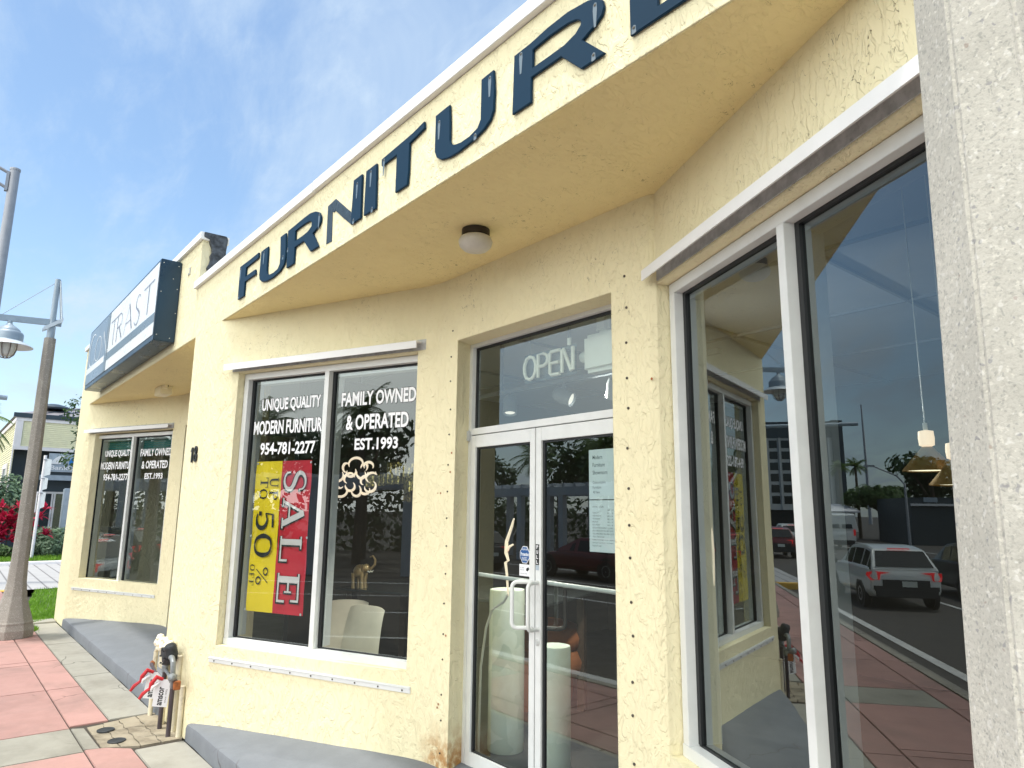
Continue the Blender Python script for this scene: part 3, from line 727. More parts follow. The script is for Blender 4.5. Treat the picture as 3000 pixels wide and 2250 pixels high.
# ------------------------------------------------------------------ FURNITURE letters
LET = {
'F': [[(-5.378, 3.300), (-5.383, 3.571), (-5.12, 3.571), (-4.98, 3.575), (-4.978, 3.534), (-5.095, 3.530), (-5.239, 3.527), (-5.241, 3.455), (-5.024, 3.455), (-5.012, 3.414), (-5.243, 3.414), (-5.243, 3.300)]],
'U': [[(-4.925, 3.566), (-4.786, 3.566), (-4.783, 3.472), (-4.778, 3.378), (-4.764, 3.350), (-4.723, 3.334), (-4.640, 3.328), (-4.565, 3.335), (-4.536, 3.360), (-4.533, 3.41), (-4.555, 3.566), (-4.458, 3.566), (-4.441, 3.466), (-4.434, 3.385), (-4.452, 3.335), (-4.521, 3.303), (-4.648, 3.290), (-4.771, 3.296), (-4.864, 3.316), (-4.915, 3.345), (-4.931, 3.386), (-4.927, 3.459)]],
'R': [[(-4.405, 3.293), (-4.420, 3.568), (-4.26, 3.572), (-4.148, 3.576), (-4.057, 3.574), (-3.976, 3.558), (-3.914, 3.530), (-3.884, 3.492), (-3.888, 3.458), (-3.92, 3.436), (-3.998, 3.416), (-3.895, 3.298), (-4.015, 3.298), (-4.136, 3.407), (-4.28, 3.407), (-4.280, 3.293)], [(-4.290, 3.525), (-4.285, 3.455), (-4.168, 3.452), (-4.078, 3.456), (-4.027, 3.475), (-4.022, 3.498), (-4.053, 3.518), (-4.121, 3.526), (-4.203, 3.527)]],
'N': [[(-3.465, 3.300), (-3.455, 3.571), (-3.352, 3.571), (-3.343, 3.300)]],
'I': [[(-3.307, 3.300), (-3.304, 3.568), (-3.182, 3.568), (-3.170, 3.298)]],
'T': [[(-2.966, 3.312), (-2.966, 3.526), (-3.127, 3.526), (-3.129, 3.568), (-2.945, 3.577), (-2.807, 3.584), (-2.703, 3.600), (-2.699, 3.560), (-2.758, 3.550), (-2.838, 3.538), (-2.838, 3.378), (-2.847, 3.312)]],
'U2': [[(-2.600, 3.580), (-2.480, 3.583), (-2.473, 3.476), (-2.471, 3.394), (-2.463, 3.374), (-2.442, 3.358), (-2.382, 3.346), (-2.316, 3.347), (-2.256, 3.361), (-2.235, 3.391), (-2.234, 3.586), (-2.145, 3.589), (-2.137, 3.482), (-2.142, 3.394), (-2.163, 3.357), (-2.21, 3.332), (-2.287, 3.314), (-2.4, 3.304), (-2.475, 3.308), (-2.542, 3.325), (-2.581, 3.352), (-2.599, 3.388), (-2.600, 3.469)]],
'R2': [[(-2.015, 3.310), (-2.006, 3.578), (-1.897, 3.580), (-1.796, 3.591), (-1.684, 3.592), (-1.579, 3.575), (-1.53, 3.555), (-1.502, 3.529), (-1.496, 3.499), (-1.507, 3.471), (-1.542, 3.449), (-1.606, 3.425), (-1.494, 3.309), (-1.615, 3.309), (-1.721, 3.418), (-1.895, 3.420), (-1.896, 3.310)], [(-1.886, 3.540), (-1.886, 3.461), (-1.795, 3.460), (-1.704, 3.460), (-1.643, 3.474), (-1.615, 3.496), (-1.617, 3.513), (-1.639, 3.529), (-1.684, 3.540), (-1.787, 3.546)]],
'E': [[(-1.378, 3.308), (-1.378, 3.59), (-.99, 3.59), (-.99, 3.545), (-1.255, 3.545), (-1.255, 3.478), (-1.03, 3.478), (-1.03, 3.436), (-1.255, 3.436), (-1.255, 3.353), (-.98, 3.353), (-.98, 3.308)]]}
FF = Fr((0, Yp, 0), dX)
SCR = {'F': [(-5.36, 3.545), (-5.355, 3.325)], 'U': [(-4.86, 3.54), (-4.48, 3.40)], 'R': [(-4.40, 3.43), (-3.91, 3.51)], 'N': [(-3.405, 3.53), (-3.43, 3.315)], 'I': [(-3.243, 3.54), (-3.21, 3.31)], 'T': [(-3.1, 3.55)], 'U2': [(-2.565, 3.53), (-2.17, 3.56), (-2.27, 3.33)], 'R2': [(-1.96, 3.56), (-1.54, 3.53), (-1.55, 3.33)], 'E': [(-1.36, 3.33)]}
LBL = {'F': 'navy sign letter F, first letter on the fascia', 'U': 'navy sign letter U between the F and the R', 'R': 'navy sign letter R between the first U and the half painted N', 'N': 'navy sign letter N whose left half is only painted on the stucco', 'I': 'navy sign letter I right of the half painted N', 'T': 'navy sign letter T between the I and the larger looking U', 'U2': 'navy sign letter U between the T and the second R', 'R2': 'navy sign letter R cut by the top of the picture', 'E': 'navy sign letter E at the top edge, last letter in view'}
for k, loops in LET.items():
    L = [l if i else l for i, l in enumerate(loops)]
    o = MB().plate(FF, L, .003, .015).build('sign_letter', 'letter', bevel=.0025)
    tag(o, LBL[k], 'letter', 'navy letters spelling the fascia sign')
    q = MB(); st = MB()
    for x, z in SCR[k]:
        q.lathe(FF.p(x, z, .015), [(.006, 0), (.006, .002), (.002, .003)], 8, FF.nz)
        st.plate(FF, [[(x-.009, z+.004), (x-.011, z-.02), (x-.006, z-.09 if z > 3.45 else z-.022), (x+.004, z-.09 if z > 3.45 else z-.022), (x+.010, z-.02), (x+.008, z+.006), (x, z+.011)]], .0152, .0158)
    st.each('bleached_streak', 'sign_mid', o); q.each('screw', 'screw', o)
    if k == 'N':
        n = [(-3.808, 3.288), (-3.816, 3.539), (-3.706, 3.550), (-3.467, 3.373), (-3.467, 3.300), (-3.60, 3.395), (-3.66, 3.44), (-3.70, 3.47), (-3.722, 3.466), (-3.744, 3.480), (-3.738, 3.40), (-3.73, 3.284)]
        MB().plate(FF, [n], .001, .003).build('painted_stroke', 'letterpaint', o)

# ------------------------------------------------------------------ CONTRAST sign box
sg = thing('sign_box', 'navy box sign with white and grey blue face reading CONTRAST on the left fascia', 'sign', (-9.2, 1.55, 3.3))
sx0, sx1, sy, sz0, sz1 = -11.2, -7.27, 1.475, 3.30, 4.14
MB().box(sx0, sx1, sy, Yp-.003, sz0, sz1).build('box', 'sign_navy', sg, bevel=.006)
q = MB()
for y, z in ((1.5, 4.1), (1.64, 4.09), (1.5, 3.8), (1.645, 3.85), (1.65, 3.6), (1.5, 3.36), (1.62, 3.34), (1.6, 3.95)): q.lathe((sx1, y, z), [(.005, 0), (.004, .004)], 6, (1, 0, 0))
q.each('screw', 'alu', sg)
fs_ = Fr((0, sy, 0), dX); xm = -9.72
fb = MB().fbox(fs_, sx0+.03, sx1-.03, sz0+.06, sz1-.035, .002, .005).build('face', 'sign_face', sg)
MB().fbox(fs_, sx0+.03, xm, sz0+.06, sz1-.035, .0055, .007).build('left_field', 'sign_blue', sg)
MB().fbox(fs_, xm-.16, xm, sz0+.06, sz1-.035, .0075, .0085).build('slate_band', 'sign_mid', sg)  # darker slate band at the edge of the left field
MB().fbox(fs_, xm+.0, sx1-.03, 3.49, 3.585, .0055, .007).build('stripe', 'sign_mid', sg)
MB().fbox(fs_, sx0+.03, xm-.16, 3.50, 3.585, .0075, .0085).build('stripe', 'sign_face', sg)
gl = {'C': ([[(.92, .86), (.8, .96), (.6, 1.0), (.36, .94), (.14, .74), (.06, .5), (.14, .24), (.36, .06), (.62, 0), (.84, .05), (.95, .16)]], [.05, .06, .07, .1, .13, .14, .13, .1, .07, .06, .05]),
      'O': ([[(.5, 1), (.22, .9), (.06, .66), (.05, .36), (.2, .1), (.5, 0), (.78, .1), (.95, .36), (.94, .66), (.78, .9), (.5, 1)]], [.06, .09, .13, .13, .09, .06, .09, .13, .13, .09, .06]),
      'N': ([[(.1, 0), (.1, 1)], [(.1, 1.02), (.9, -.02)], [(.9, 0), (.9, 1)]], [.06, .13, .06]),
      'T': ([[(0, .97), (1, .99)], [(.52, .97), (.52, 0)]], [.07, .13]),
      'R': ([[(.12, 0), (.12, 1)], [(.12, .98), (.5, .99), (.76, .86), (.78, .68), (.6, .54), (.12, .5)], [(.42, .5), (.92, 0)]], [.13, .08, .13]),
      'A': ([[(.0, 0), (.48, 1)], [(.48, 1.02), (1, 0)], [(.18, .36), (.8, .36)]], [.06, .14, .06]),
      'S': ([[(.82, .86), (.62, .99), (.38, .97), (.2, .8), (.26, .62), (.55, .48), (.8, .32), (.78, .12), (.55, .0), (.3, .02), (.08, .16)]], [.06, .06, .08, .12, .14, .15, .14, .11, .08, .06, .05])}
def glyph(mb, fr, ch, x0, x1, y0, y1, n, mul=1.):
    st, ws = gl[ch]; w_, h_ = x1-x0, y1-y0
    for i, s_ in enumerate(st):
        if len(st) == 1: W = [a*h_*.55*mul for a in ws]
        else: W = ws[i]*h_*.55*mul
        pts = [(x0+a*w_, y0+b*h_) for a, b in s_]
        if len(s_) > 2:                              # smooth it
            nn = []; m_ = len(pts); nw = []
            for j in range(m_-1):
                p0, p1, p2, p3 = pts[max(j-1, 0)], pts[j], pts[j+1], pts[min(j+2, m_-1)]
                for u in (0, .25, .5, .75):
                    cr_ = [.5*((2*p1[c])+(-p0[c]+p2[c])*u+(2*p0[c]-5*p1[c]+4*p2[c]-p3[c])*u*u+(-p0[c]+3*p1[c]-3*p2[c]+p3[c])*u**3) for c in (0, 1)]
                    nn.append(tuple(cr_))
                    nw.append(W[j]*(1-u)+W[j+1]*u if isinstance(W, list) else W)
            nn.append(pts[-1]); nw.append(W[-1] if isinstance(W, list) else W); pts, W = nn, nw
        mb.ribbon(fr, pts, W, n+i*.0004)
la, lb = MB(), MB()
glyph(la, fs_, 'C', -11.10, -10.62, 3.58, 4.03, .0095, .9); glyph(la, fs_, 'O', -10.62, -10.17, 3.60, 3.93, .0095, .9); glyph(la, fs_, 'N', -10.12, -9.70, 3.60, 3.93, .0095, .9)
la.build('sign_lettering', 'sign_face', sg, fixn=False)
for ch, a, b in (('T', -9.62, -9.20), ('R', -9.24, -8.86), ('A', -8.78, -8.36), ('S', -8.28, -7.96), ('T', -7.88, -7.42)):
    glyph(lb, fs_, ch, a, b, 3.63, 3.96, .0095, .9)
lb.build('sign_lettering', 'sign_ink', sg, fixn=False)

# ------------------------------------------------------------------ house number, lights under the soffit
fp = Fr((0, Yp, 0), dX); hn = thing('house_number', 'black metal house number 18 on the stucco post', 'number', (-6.43, Yp, 1.9))
NX = -6.262
t = MB(); t.fbox(fp, NX, NX+.028, 2.07, 2.197, .004, .014); t.plate(fp, [[(NX, 2.197), (NX-.022, 2.17), (NX-.018, 2.16), (NX, 2.175)][::-1]], .004, .014); t.build('digit', 'black', hn)
def ell(cx, cz, a, b, n=18): return [(cx+a*math.cos(2*math.pi*i/n), cz+b*math.sin(2*math.pi*i/n)) for i in range(n)]
t = MB(); cx = NX+.112
t.plate(fp, [ell(cx, 2.107, .040, .037), ell(cx, 2.107, .022, .02)[::-1]], .004, .014); t.plate(fp, [ell(cx, 2.172, .034, .032), ell(cx, 2.172, .017, .016)[::-1]], .0045, .0145)
t.build('digit', 'black', hn)
cl_ = thing('ceiling_light', 'round frosted glass light on a dark ring under the soffit', 'light', (-2.885, 2.124, ZS))
MB().lathe((-2.885, 2.124, ZS), [(.072, .0), (.072, -.004), (.077, -.006), (.077, -.042), (.07, -.046)], 28).build('ring', 'bronze', cl_, smooth=True)
MB().lathe((-2.885, 2.124, ZS), [(.070, -.044), (.086, -.054), (.094, -.074), (.088, -.098), (.068, -.118), (.038, -.129), (0, -.132)], 28).build('glass_bowl', 'frost', cl_, smooth=True)
MB().plate(Fr((-2.885, 2.124, ZS), (1, 0, 0), (0, -1, 0)), [[(-.14, .0), (-.12, -.03), (-.08, -.05), (.0, -.082), (.06, -.065), (.09, -.04), (.13, .0), (.10, .03), (.07, .06), (-.03, .085), (-.08, .045), (-.11, .02)][::-1]], -.0, .003).build('grime_patch', 'lamp_under', cl_)
l2 = thing('flood_light', 'small cream box flood light under the left soffit', 'light', (-9.5, 2.1, ZS))
MB().box(-9.74, -9.42, 2.06, 2.20, ZS-.11, ZS-.0).build('housing', 'smooth_cream', l2, bevel=.008)
MB().lathe((-9.37, 2.10, ZS-.05), [(.035, 0), (.035, .05), (.028, .05)], 12).build('knuckle', 'smooth_cream', l2); MB().box(-9.40, -9.345, 2.075, 2.13, ZS-.03, ZS).build('bracket', 'black', l2)
cm = thing('outlet_cover', 'small square metal cover plate on the upper left fascia', 'cover', (-6.95, Yp, 3.95))
MB().fbox(fp, -7.0, -6.93, 3.93, 4.0, .002, .008).build('plate', 'alu2', cm); MB().fbox(fp, -6.985, -6.945, 3.945, 3.985, .0085, .010).build('slot', 'smooth_cream', cm)

# ------------------------------------------------------------------ standpipes at the post
gm = thing('gas_meter_pipes', 'cluster of cream and dark gas standpipes with fittings at the post foot', 'pipes', (-6.2, 1.62, 0))
MB().tube([(-6.60, 1.62, -.01), (-6.60, 1.62, .50), (-6.56, 1.62, .535), (-6.30, 1.62, .545)], .018, 10).build('pipe', 'pipe_w', gm, smooth=True)
MB().tube([(-6.28, 1.63, -.01), (-6.28, 1.63, .50), (-6.26, 1.63, .56), (-6.2, 1.63, .585)], .022, 10).build('pipe', 'pipe_w', gm, smooth=True)
MB().tube([(-6.16, 1.59, -.01), (-6.16, 1.59, .57)], .017, 10).build('pipe', 'pipe_d', gm, smooth=True)
MB().tube([(-5.91, 1.59, -.01), (-5.91, 1.59, .42)], .017, 10).build('pipe', 'pipe_d', gm, smooth=True)
MB().tube([(-5.86, 1.65, -.01), (-5.86, 1.65, .36)], .02, 10).build('pipe', 'pipe_w', gm, smooth=True)
MB().tube([(-6.03, 1.655, .0), (-6.03, 1.655, .55)], .026, 10).build('pipe', 'pipe_w', gm, smooth=True)
fo = MB()
for k in range(26): fo.ball((random.uniform(-6.60, -6.22), 1.63+random.uniform(-.02, .02), random.uniform(.555, .60)+(.035 if k % 4 == 0 else 0)), random.uniform(.02, .038), 8)
for k in range(8): fo.ball((-6.42+.03*k, 1.63, .615+.012*math.sin(k)), .022, 8)
fo.build('foam_wrap', 'foam', gm, smooth=True)
MB().box(-6.57, -6.32, 1.636, 1.66, .38, .56).build('backing_plate', 'pipe_w', gm, bevel=.006)
rg = MB().lathe((-6.07, 1.59, .55), [(.0, -.05), (.055, -.045), (.068, -.02), (.068, .02), (.05, .045), (0, .05)], 16, (0, -1, 0)); rg.box(-6.2, -6.0, 1.555, 1.63, .53, .60); rg.lathe((-5.99, 1.59, .56), [(.045, 0), (.045, .08), (.03, .1)], 12, (0, -.3, 1))
for k in range(6): rg.lathe((-6.07+.055*math.cos(k*1.05), 1.545, .55+.055*math.sin(k*1.05)), [(.009, 0), (.009, .015)], 6, (0, -1, 0))
rg.build('regulator', 'castiron', gm, bevel=.004)
MB().tube([(-5.98, 1.575, .56), (-5.90, 1.565, .565), (-5.865, 1.565, .54), (-5.855, 1.567, .47), (-5.86, 1.57, .43)], .020, 10).build('elbow', 'galv', gm, smooth=True)
v = MB().lathe((-5.79, 1.56, .445), [(.0, -.005), (.022, 0), (.03, .01), (.03, .03), (.02, .045), (0, .05)], 12, (.5, -.6, .2)); v.box(-5.82, -5.775, 1.545, 1.58, .37, .44); v.tube([(-5.93, 1.585, .425), (-5.80, 1.575, .41)], .022, 10); v.tube([(-6.16, 1.588, .44), (-6.02, 1.58, .43), (-5.92, 1.58, .40)], .013, 8); v.lathe((-6.16, 1.59, .42), [(.027, 0), (.027, .045), (.02, .05)], 8); v.lathe((-5.91, 1.59, .385), [(.027, 0), (.027, .05), (.02, .055)], 8)
v.build('valve', 'galv', gm, bevel=.002)
v = MB().lathe((-6.60, 1.60, .405), [(.0, -.02), (.026, -.012), (.026, .012), (0, .02)], 10, (0, -1, .2)); v.box(-5.775, -5.735, 1.555, 1.60, .365, .425); v.build('rusty_cap', 'rust', gm, bevel=.003)
MB().tube([(-6.59, 1.592, .405), (-6.50, 1.585, .39), (-6.32, 1.58, .365)], [.016, .012, .010], 8).build('lever', 'pipe_d', gm)
def lock_tag(x, z, nm, label):
    t = thing('warning_tag', label, 'tag', (x, 1.555, z-.1), 'red and white tags wired to the pipes')
    fr_ = Fr((x, 1.548, z), V((.42, .88, -.12)).normalized(), V((.10, .06, .98)).normalized())
    body = MB().plate(fr_, [[(-.055, -.20), (.05, -.20), (.052, -.03), (.02, -.0), (-.03, 0), (-.052, -.03)]], 0, .003).build('card', 'white', t)
    tt = MB(); ft = Fr(fr_.p(.012, -.19, .0035), fr_.ey, -fr_.ex); put_text(tt, ft, 'amscor', 0, .135, 0, .034, 0, .03); put_text(tt, ft, 'since 1975', 0.02, .12, -.024, -.012, 0); tt.build('tag_lettering', 'sale_k', t, fixn=False)
    MB().tube([fr_.p(-.01, .0, .003), fr_.p(-.055, .015, .012), fr_.p(-.085, -.035, .018), fr_.p(-.09, -.08, .012)], [.012, .018, .016, .010], 7).build('red_strap', 'red', t, smooth=True)
    MB().tube([fr_.p(-.03, -.02, .017), fr_.p(-.07, -.055, .028), fr_.p(-.075, -.08, .025)], [.008, .012, .008], 6).build('white_strap', 'white', t, smooth=True)
    MB().tube([fr_.p(-.09, -.07, .012), fr_.p(-.13, -.11, .015), fr_.p(-.15, -.15, .015)], [.010, .014, .010], 6).build('red_clip', 'red', t, smooth=True)
lock_tag(-5.985, .40, 0, 'red and white warning tag between the two dark pipes')
lock_tag(-6.28, .40, 1, 'red and white warning tag on the cream pipe behind')

# ------------------------------------------------------------------ things inside the showroom
bn = thing('sale_banner', 'vertical yellow and red SALE banner hanging inside the window', 'banner', tuple(FA.p(.65, .93, -.15)))
FBn = Fr(FA.p(0, 0, -.150), dA)
def cloth(x0, x1, ph):
    n, k = 6, 24; vs = []
    for i in range(n+1):
        for j in range(k+1):
            u = i/n; v = j/k; vs.append(FBn.p(x0+(x1-x0)*u, .929+1.126*v, .004*math.sin(v*9+ph+u*2)*math.sin(v*3.1)+.002*math.sin(v*23+u*4)))
    return MB().add(vs, [(i*(k+1)+j, (i+1)*(k+1)+j, (i+1)*(k+1)+j+1, i*(k+1)+j+1) for i in range(n) for j in range(k)])
cloth(.360, .636, 0).build('yellow_half', 'banner_y', bn, smooth=True, fixn=False); cloth(.636, .937, .4).build('red_half', 'banner_r', bn, smooth=True, fixn=False)
g_ = MB()
for s_, z in ((.372, 2.045), (.925, 2.045), (.355, 1.49), (.93, 1.49), (.352, .945), (.915, .945)): g_.lathe(FBn.p(s_+.008, z-.006, .006), [(.009, 0), (.009, .003), (.004, .003)], 10, dA.cross(Zv))
g_.each('grommet', 'alu2', bn)
# letters read downwards: x along -z, y along +s
FT = Fr(FBn.p(.36, 2.055, .0085), -Zv, dA)
SER = {
 'S': [([(.90, .72), (.84, .90), (.62, .99), (.36, .97), (.14, .83), (.14, .66), (.34, .55), (.66, .45), (.86, .32), (.84, .14), (.62, .02), (.36, .01), (.14, .10), (.08, .28)], [.08, .09, .11, .14, .2, .23, .24, .24, .23, .2, .14, .11, .09, .08])],
 'A': [([(.10, .03), (.5, 1.)], .1), ([(.5, 1.0), (.88, .03)], .22), ([(.24, .33), (.74, .33)], .08), ([(-.02, .03), (.26, .03)], .07), ([(.68, .03), (1.04, .03)], .07)],
 'L': [([(.26, .0), (.26, 1)], .24), ([(.05, .965), (.5, .965)], .07), ([(.05, .035), (.92, .035)], .08), ([(.93, .0), (.93, .36)], .09)],
 'E': [([(.24, .0), (.24, 1)], .24), ([(.04, .965), (.90, .965)], .08), ([(.04, .035), (.92, .035)], .08), ([(.3, .5), (.62, .5)], .09), ([(.92, .64), (.92, 1)], .08), ([(.95, .0), (.95, .36)], .09), ([(.64, .34), (.64, .66)], .06)],
 'U': [([(.22, 1), (.22, .3), (.36, .06), (.6, .04), (.78, .24), (.8, 1)], [.2, .2, .16, .1, .09, .09]), ([(.02, .965), (.44, .965)], .07), ([(.62, .965), (.98, .965)], .07)],
 'P': [([(.24, 0), (.24, 1)], .22), ([(.24, .95), (.64, .96), (.86, .84), (.86, .62), (.66, .5), (.3, .49)], [.07, .09, .18, .18, .09, .07]), ([(.02, .03), (.5, .03)], .07), ([(.02, .965), (.3, .965)], .07)],
 'T': [([(.5, 0), (.5, 1)], .2), ([(.04, .96), (.96, .96)], .08), ([(.05, .7), (.05, 1)], .06), ([(.95, .7), (.95, 1)], .06), ([(.26, .03), (.74, .03)], .06)],
 'O': [([(.5, .97), (.2, .86), (.08, .5), (.2, .14), (.5, .03), (.8, .14), (.92, .5), (.8, .86), (.5, .97)], [.07, .14, .22, .14, .07, .14, .22, .14, .07])],
 'F': [([(.24, .0), (.24, 1)], .22), ([(.04, .965), (.90, .965)], .08), ([(.3, .5), (.62, .5)], .09), ([(.92, .64), (.92, 1)], .08), ([(.02, .03), (.5, .03)], .07)],
 '5': [([(.86, .94), (.24, .92)], .13), ([(.22, .96), (.16, .52)], .07), ([(.16, .52), (.5, .62), (.82, .5), (.9, .3), (.76, .1), (.46, .03), (.18, .08)], [.06, .12, .2, .24, .2, .1, .08]), ([(.06, .22), (.28, .22)], .18)],
 '%': [([(.16, .02), (.84, .98)], .05), ([(.26, .95), (.12, .88), (.08, .76), (.16, .62), (.3, .6), (.42, .7), (.42, .84), (.26, .95)], [.05, .08, .1, .08, .05, .08, .1, .05]), ([(.74, .42), (.6, .34), (.57, .2), (.66, .06), (.8, .04), (.92, .16), (.9, .3), (.74, .42)], [.05, .08, .1, .08, .05, .08, .1, .05])]}
def serif(mb, fr, ch, x0, x1, y0, y1, n, grow=0., wf=1.):
    w_, h_ = x1-x0, y1-y0; sc_ = min(w_, h_)*1.0 if w_ < h_*1.6 else h_*1.2
    for i, (pts, ws) in enumerate(SER[ch]):
        P = [(x0+a*w_, y0+b*h_) for a, b in pts]; W = ws if isinstance(ws, list) else [ws]*len(P)
        if len(P) > 3:
            nn, nw = [], []
            m_ = len(P)
            for j in range(m_-1):
                p0, p1, p2, p3 = P[max(j-1, 0)], P[j], P[j+1], P[min(j+2, m_-1)]
                for u in (0, .25, .5, .75):
                    nn.append(tuple(.5*((2*p1[c])+(-p0[c]+p2[c])*u+(2*p0[c]-5*p1[c]+4*p2[c]-p3[c])*u*u+(-p0[c]+3*p1[c]-3*p2[c]+p3[c])*u**3) for c in (0, 1))); nw.append(W[j]*(1-u)+W[j+1]*u)
            nn.append(P[-1]); nw.append(W[-1]); P, W = nn, nw
        if grow:
            e0 = (V(P[0])-V(P[1])).normalized()*grow; e1 = (V(P[-1])-V(P[-2])).normalized()*grow
            P = [tuple(V(P[0])+e0)]+P+[tuple(V(P[-1])+e1)]; W = [W[0]]+W+[W[-1]]
        mb.ribbon(fr, P, [q*sc_*wf+2*grow for q in W], n+i*.00015)
kS, wS, kY = MB(), MB(), MB()
for ch, x0, x1 in (('S', .075, .235), ('A', .285, .500), ('L', .555, .755), ('E', .825, 1.045)):
    serif(kS, FT, ch, x0+.006, x1+.006, .312, .528, 0., .007, .9); serif(wS, FT, ch, x0, x1, .318, .534, .0015, 0., .9)
for ch, x0, x1, y0, y1 in (('U', .125, .205, .165, .255), ('P', .225, .300, .165, .255), ('T', .125, .205, .065, .145), ('O', .215, .29, .06, .145), ('5', .375, .525, .045, .235), ('O', .555, .725, .045, .230), ('%', .795, .935, .085, .215), ('O', .785, .83, .02, .068), ('F', .845, .885, .02, .068), ('F', .90, .94, .02, .068)):
    serif(kY, FT, ch, x0, x1, y0, y1, .0, 0., 1. if (y1-y0) > .1 else .9)
kS.build('letter_outline', 'sale_k', bn, fixn=False); wS.build('letter', 'sale_w', bn, fixn=False); kY.build('small_lettering', 'sale_k', bn, fixn=False)

# ring chandelier and gilded crystal loop
ch_ = thing('ring_chandelier', 'cluster of pale overlapping ring lamps hanging inside the window', 'chandelier', tuple(FA.p(1.05, 1.8, -.5)))
RG = [(330, 610, 145, 150), (500, 430, 110, 30), (675, 330, 145, -30), (650, 540, 110, 160), (910, 430, 95, -50), (1090, 410, 95, -30), (870, 590, 105, 150), (1080, 600, 120, 150), (1160, 690, 115, 20), (560, 690, 125, 10), (430, 830, 105, 80), (380, 1000, 140, 175), (560, 880, 115, 165), (790, 990, 140, 170), (960, 980, 95, 150), (1150, 900, 130, 180), (960, 750, 105, 20)]
for i, (x, y, r_, a0) in enumerate(RG):
    s_ = .857+(x-190)*.000406; z = 2.093-(y-185)*.000315; rx_ = r_*.00042; rz_ = r_*.00033
    q = FA.p(s_, z, -.46-.012*((i*7) % 5)); u = (dA+dA.cross(Zv)*.25*math.sin(i*2.1)).normalized()
    pts = [q+u*rx_*math.cos(R(a0)+t*.262)+(Zv+dA.cross(Zv)*.2*math.cos(i)).normalized()*rz_*math.sin(R(a0)+t*.262) for t in range(0, 17)]
    MB().tube(pts, [.0025+.0085*math.sin(math.pi*t/16) for t in range(17)], 6).build('ring', 'ringw', ch_, smooth=True)
MB().tube([FA.p(1.05, 2.05, -.52), FA.p(1.05, 2.98, -.52)], .003, 5).each('cable', 'black', ch_)
cy = thing('crystal_chandelier', 'gilded crystal band chandelier curving behind the ring lamps', 'chandelier', tuple(FA.p(1.6, 1.8, -.55)))
def band(cs, h, nm):
    mb = MB()
    for k in range(len(cs)-1):
        a, b = V(cs[k]), V(cs[k+1]); n = max(2, int((b-a).length/.018))
        for j in range(n):
            p = a+(b-a)*(j/n); q = a+(b-a)*((j+.86)/n); d = (b-a).normalized().cross(Zv)*.012
            z0 = random.uniform(0, .008)
            mb.hexa([p-d-Zv*(h/2+z0), q-d-Zv*h/2, q+d-Zv*h/2, p+d-Zv*h/2], [p-d+Zv*h/2, q-d+Zv*(h/2+z0), q+d+Zv*h/2, p+d+Zv*h/2])
    mb.build(nm, 'crystal', cy, bevel=.002)
band([FA.p(1.20, 1.905, -.47), FA.p(1.40, 1.925, -.50), FA.p(1.62, 1.93, -.52), FA.p(1.9, 1.92, -.55)], .085, 'band')
band([FA.p(1.72, 1.94, -.50), FA.p(1.55, 1.98, -.46), FA.p(1.40, 2.01, -.48), FA.p(1.35, 2.02, -.55), FA.p(1.45, 2.02, -.62), FA.p(1.75, 1.98, -.7)], .075, 'band')
band([FA.p(1.66, 1.90, -.50), FA.p(1.56, 1.85, -.47), FA.p(1.53, 1.80, -.50), FA.p(1.60, 1.78, -.6), FA.p(1.8, 1.82, -.7)], .085, 'band')
MB().tube([FA.p(1.6, 1.95, -.55), FA.p(1.6, 2.98, -.55)], .003, 5).each('cable', 'black', cy)
# dining chairs, table, elephant, round mirror
def chair(label, s_, n_, rot, w_=.36):
    c = thing('dining_chair', label, 'chair', tuple(FA.p(s_, .155, n_)), 'cream dining chairs at the glass table', 0)
    fr_ = Fr(FA.p(s_, .155, n_), (dA*math.cos(rot)+dA.cross(Zv)*math.sin(rot)).normalized())
    vs = []; n = 8; k = 8
    for side in (0, 1):
        for i in range(n+1):
            for j in range(k+1):
                u = i/n-.5; v = j/k; hw = w_*.5*(1.05-.14*v)
                d = .02-.08*v*v+.03*(2*u)**2*.6; th = .018*(1-(2*u)**6)*(1-max(0, v-.92)*8)
                zc = .30+.52*v-(.02*(2*u)**4 if j == k else 0)
                vs.append(fr_.p(2*u*hw, zc, d+(th if side else -th)))
    m_ = (n+1)*(k+1); fs = []
    for i in range(n):
        for j in range(k):
            a = i*(k+1)+j; fs += [(a, a+k+1, a+k+2, a+1), (m_+a+1, m_+a+k+2, m_+a+k+1, m_+a)]
    rim = [i*(k+1) for i in range(n+1)]+[n*(k+1)+j for j in range(1, k+1)]+[i*(k+1)+k for i in range(n-1, -1, -1)]+[j for j in range(k-1, 0, -1)]
    fs += [(rim[i], rim[(i+1) % len(rim)], m_+rim[(i+1) % len(rim)], m_+rim[i]) for i in range(len(rim))]
    MB().add(vs, fs).build('backrest', 'cream_leather', c, smooth=True)
    MB().fbox(fr_, -w_*.48, w_*.48, .29, .35, -.40, .02).build('seat', 'cream_leather', c, bevel=.02, smooth=True)
    for x, y in ((-.15, -.02), (.15, -.02), (-.15, -.36), (.15, -.36)): MB().tube([fr_.p(x, 0, y), fr_.p(x, .30, y)], .012, 8).build('leg', 'alu2', c, smooth=True)
    return c
chair('cream leather dining chair with its back to the window glass', 1.19, -.52, .12, .40)
chair('cream dining chair half hidden behind the nearer cream chair', .86, -.72, -.5)
tb = thing('dining_table', 'dark glass dining table behind the cream chairs', 'table', tuple(FA.p(1.3, .155, -1.2)))
MB().fbox(Fr(FA.p(0, 0, 0), dA), .65, 2.6, 1.035, 1.055, -1.75, -.80).build('tabletop', 'darkglass', tb, bevel=.004)
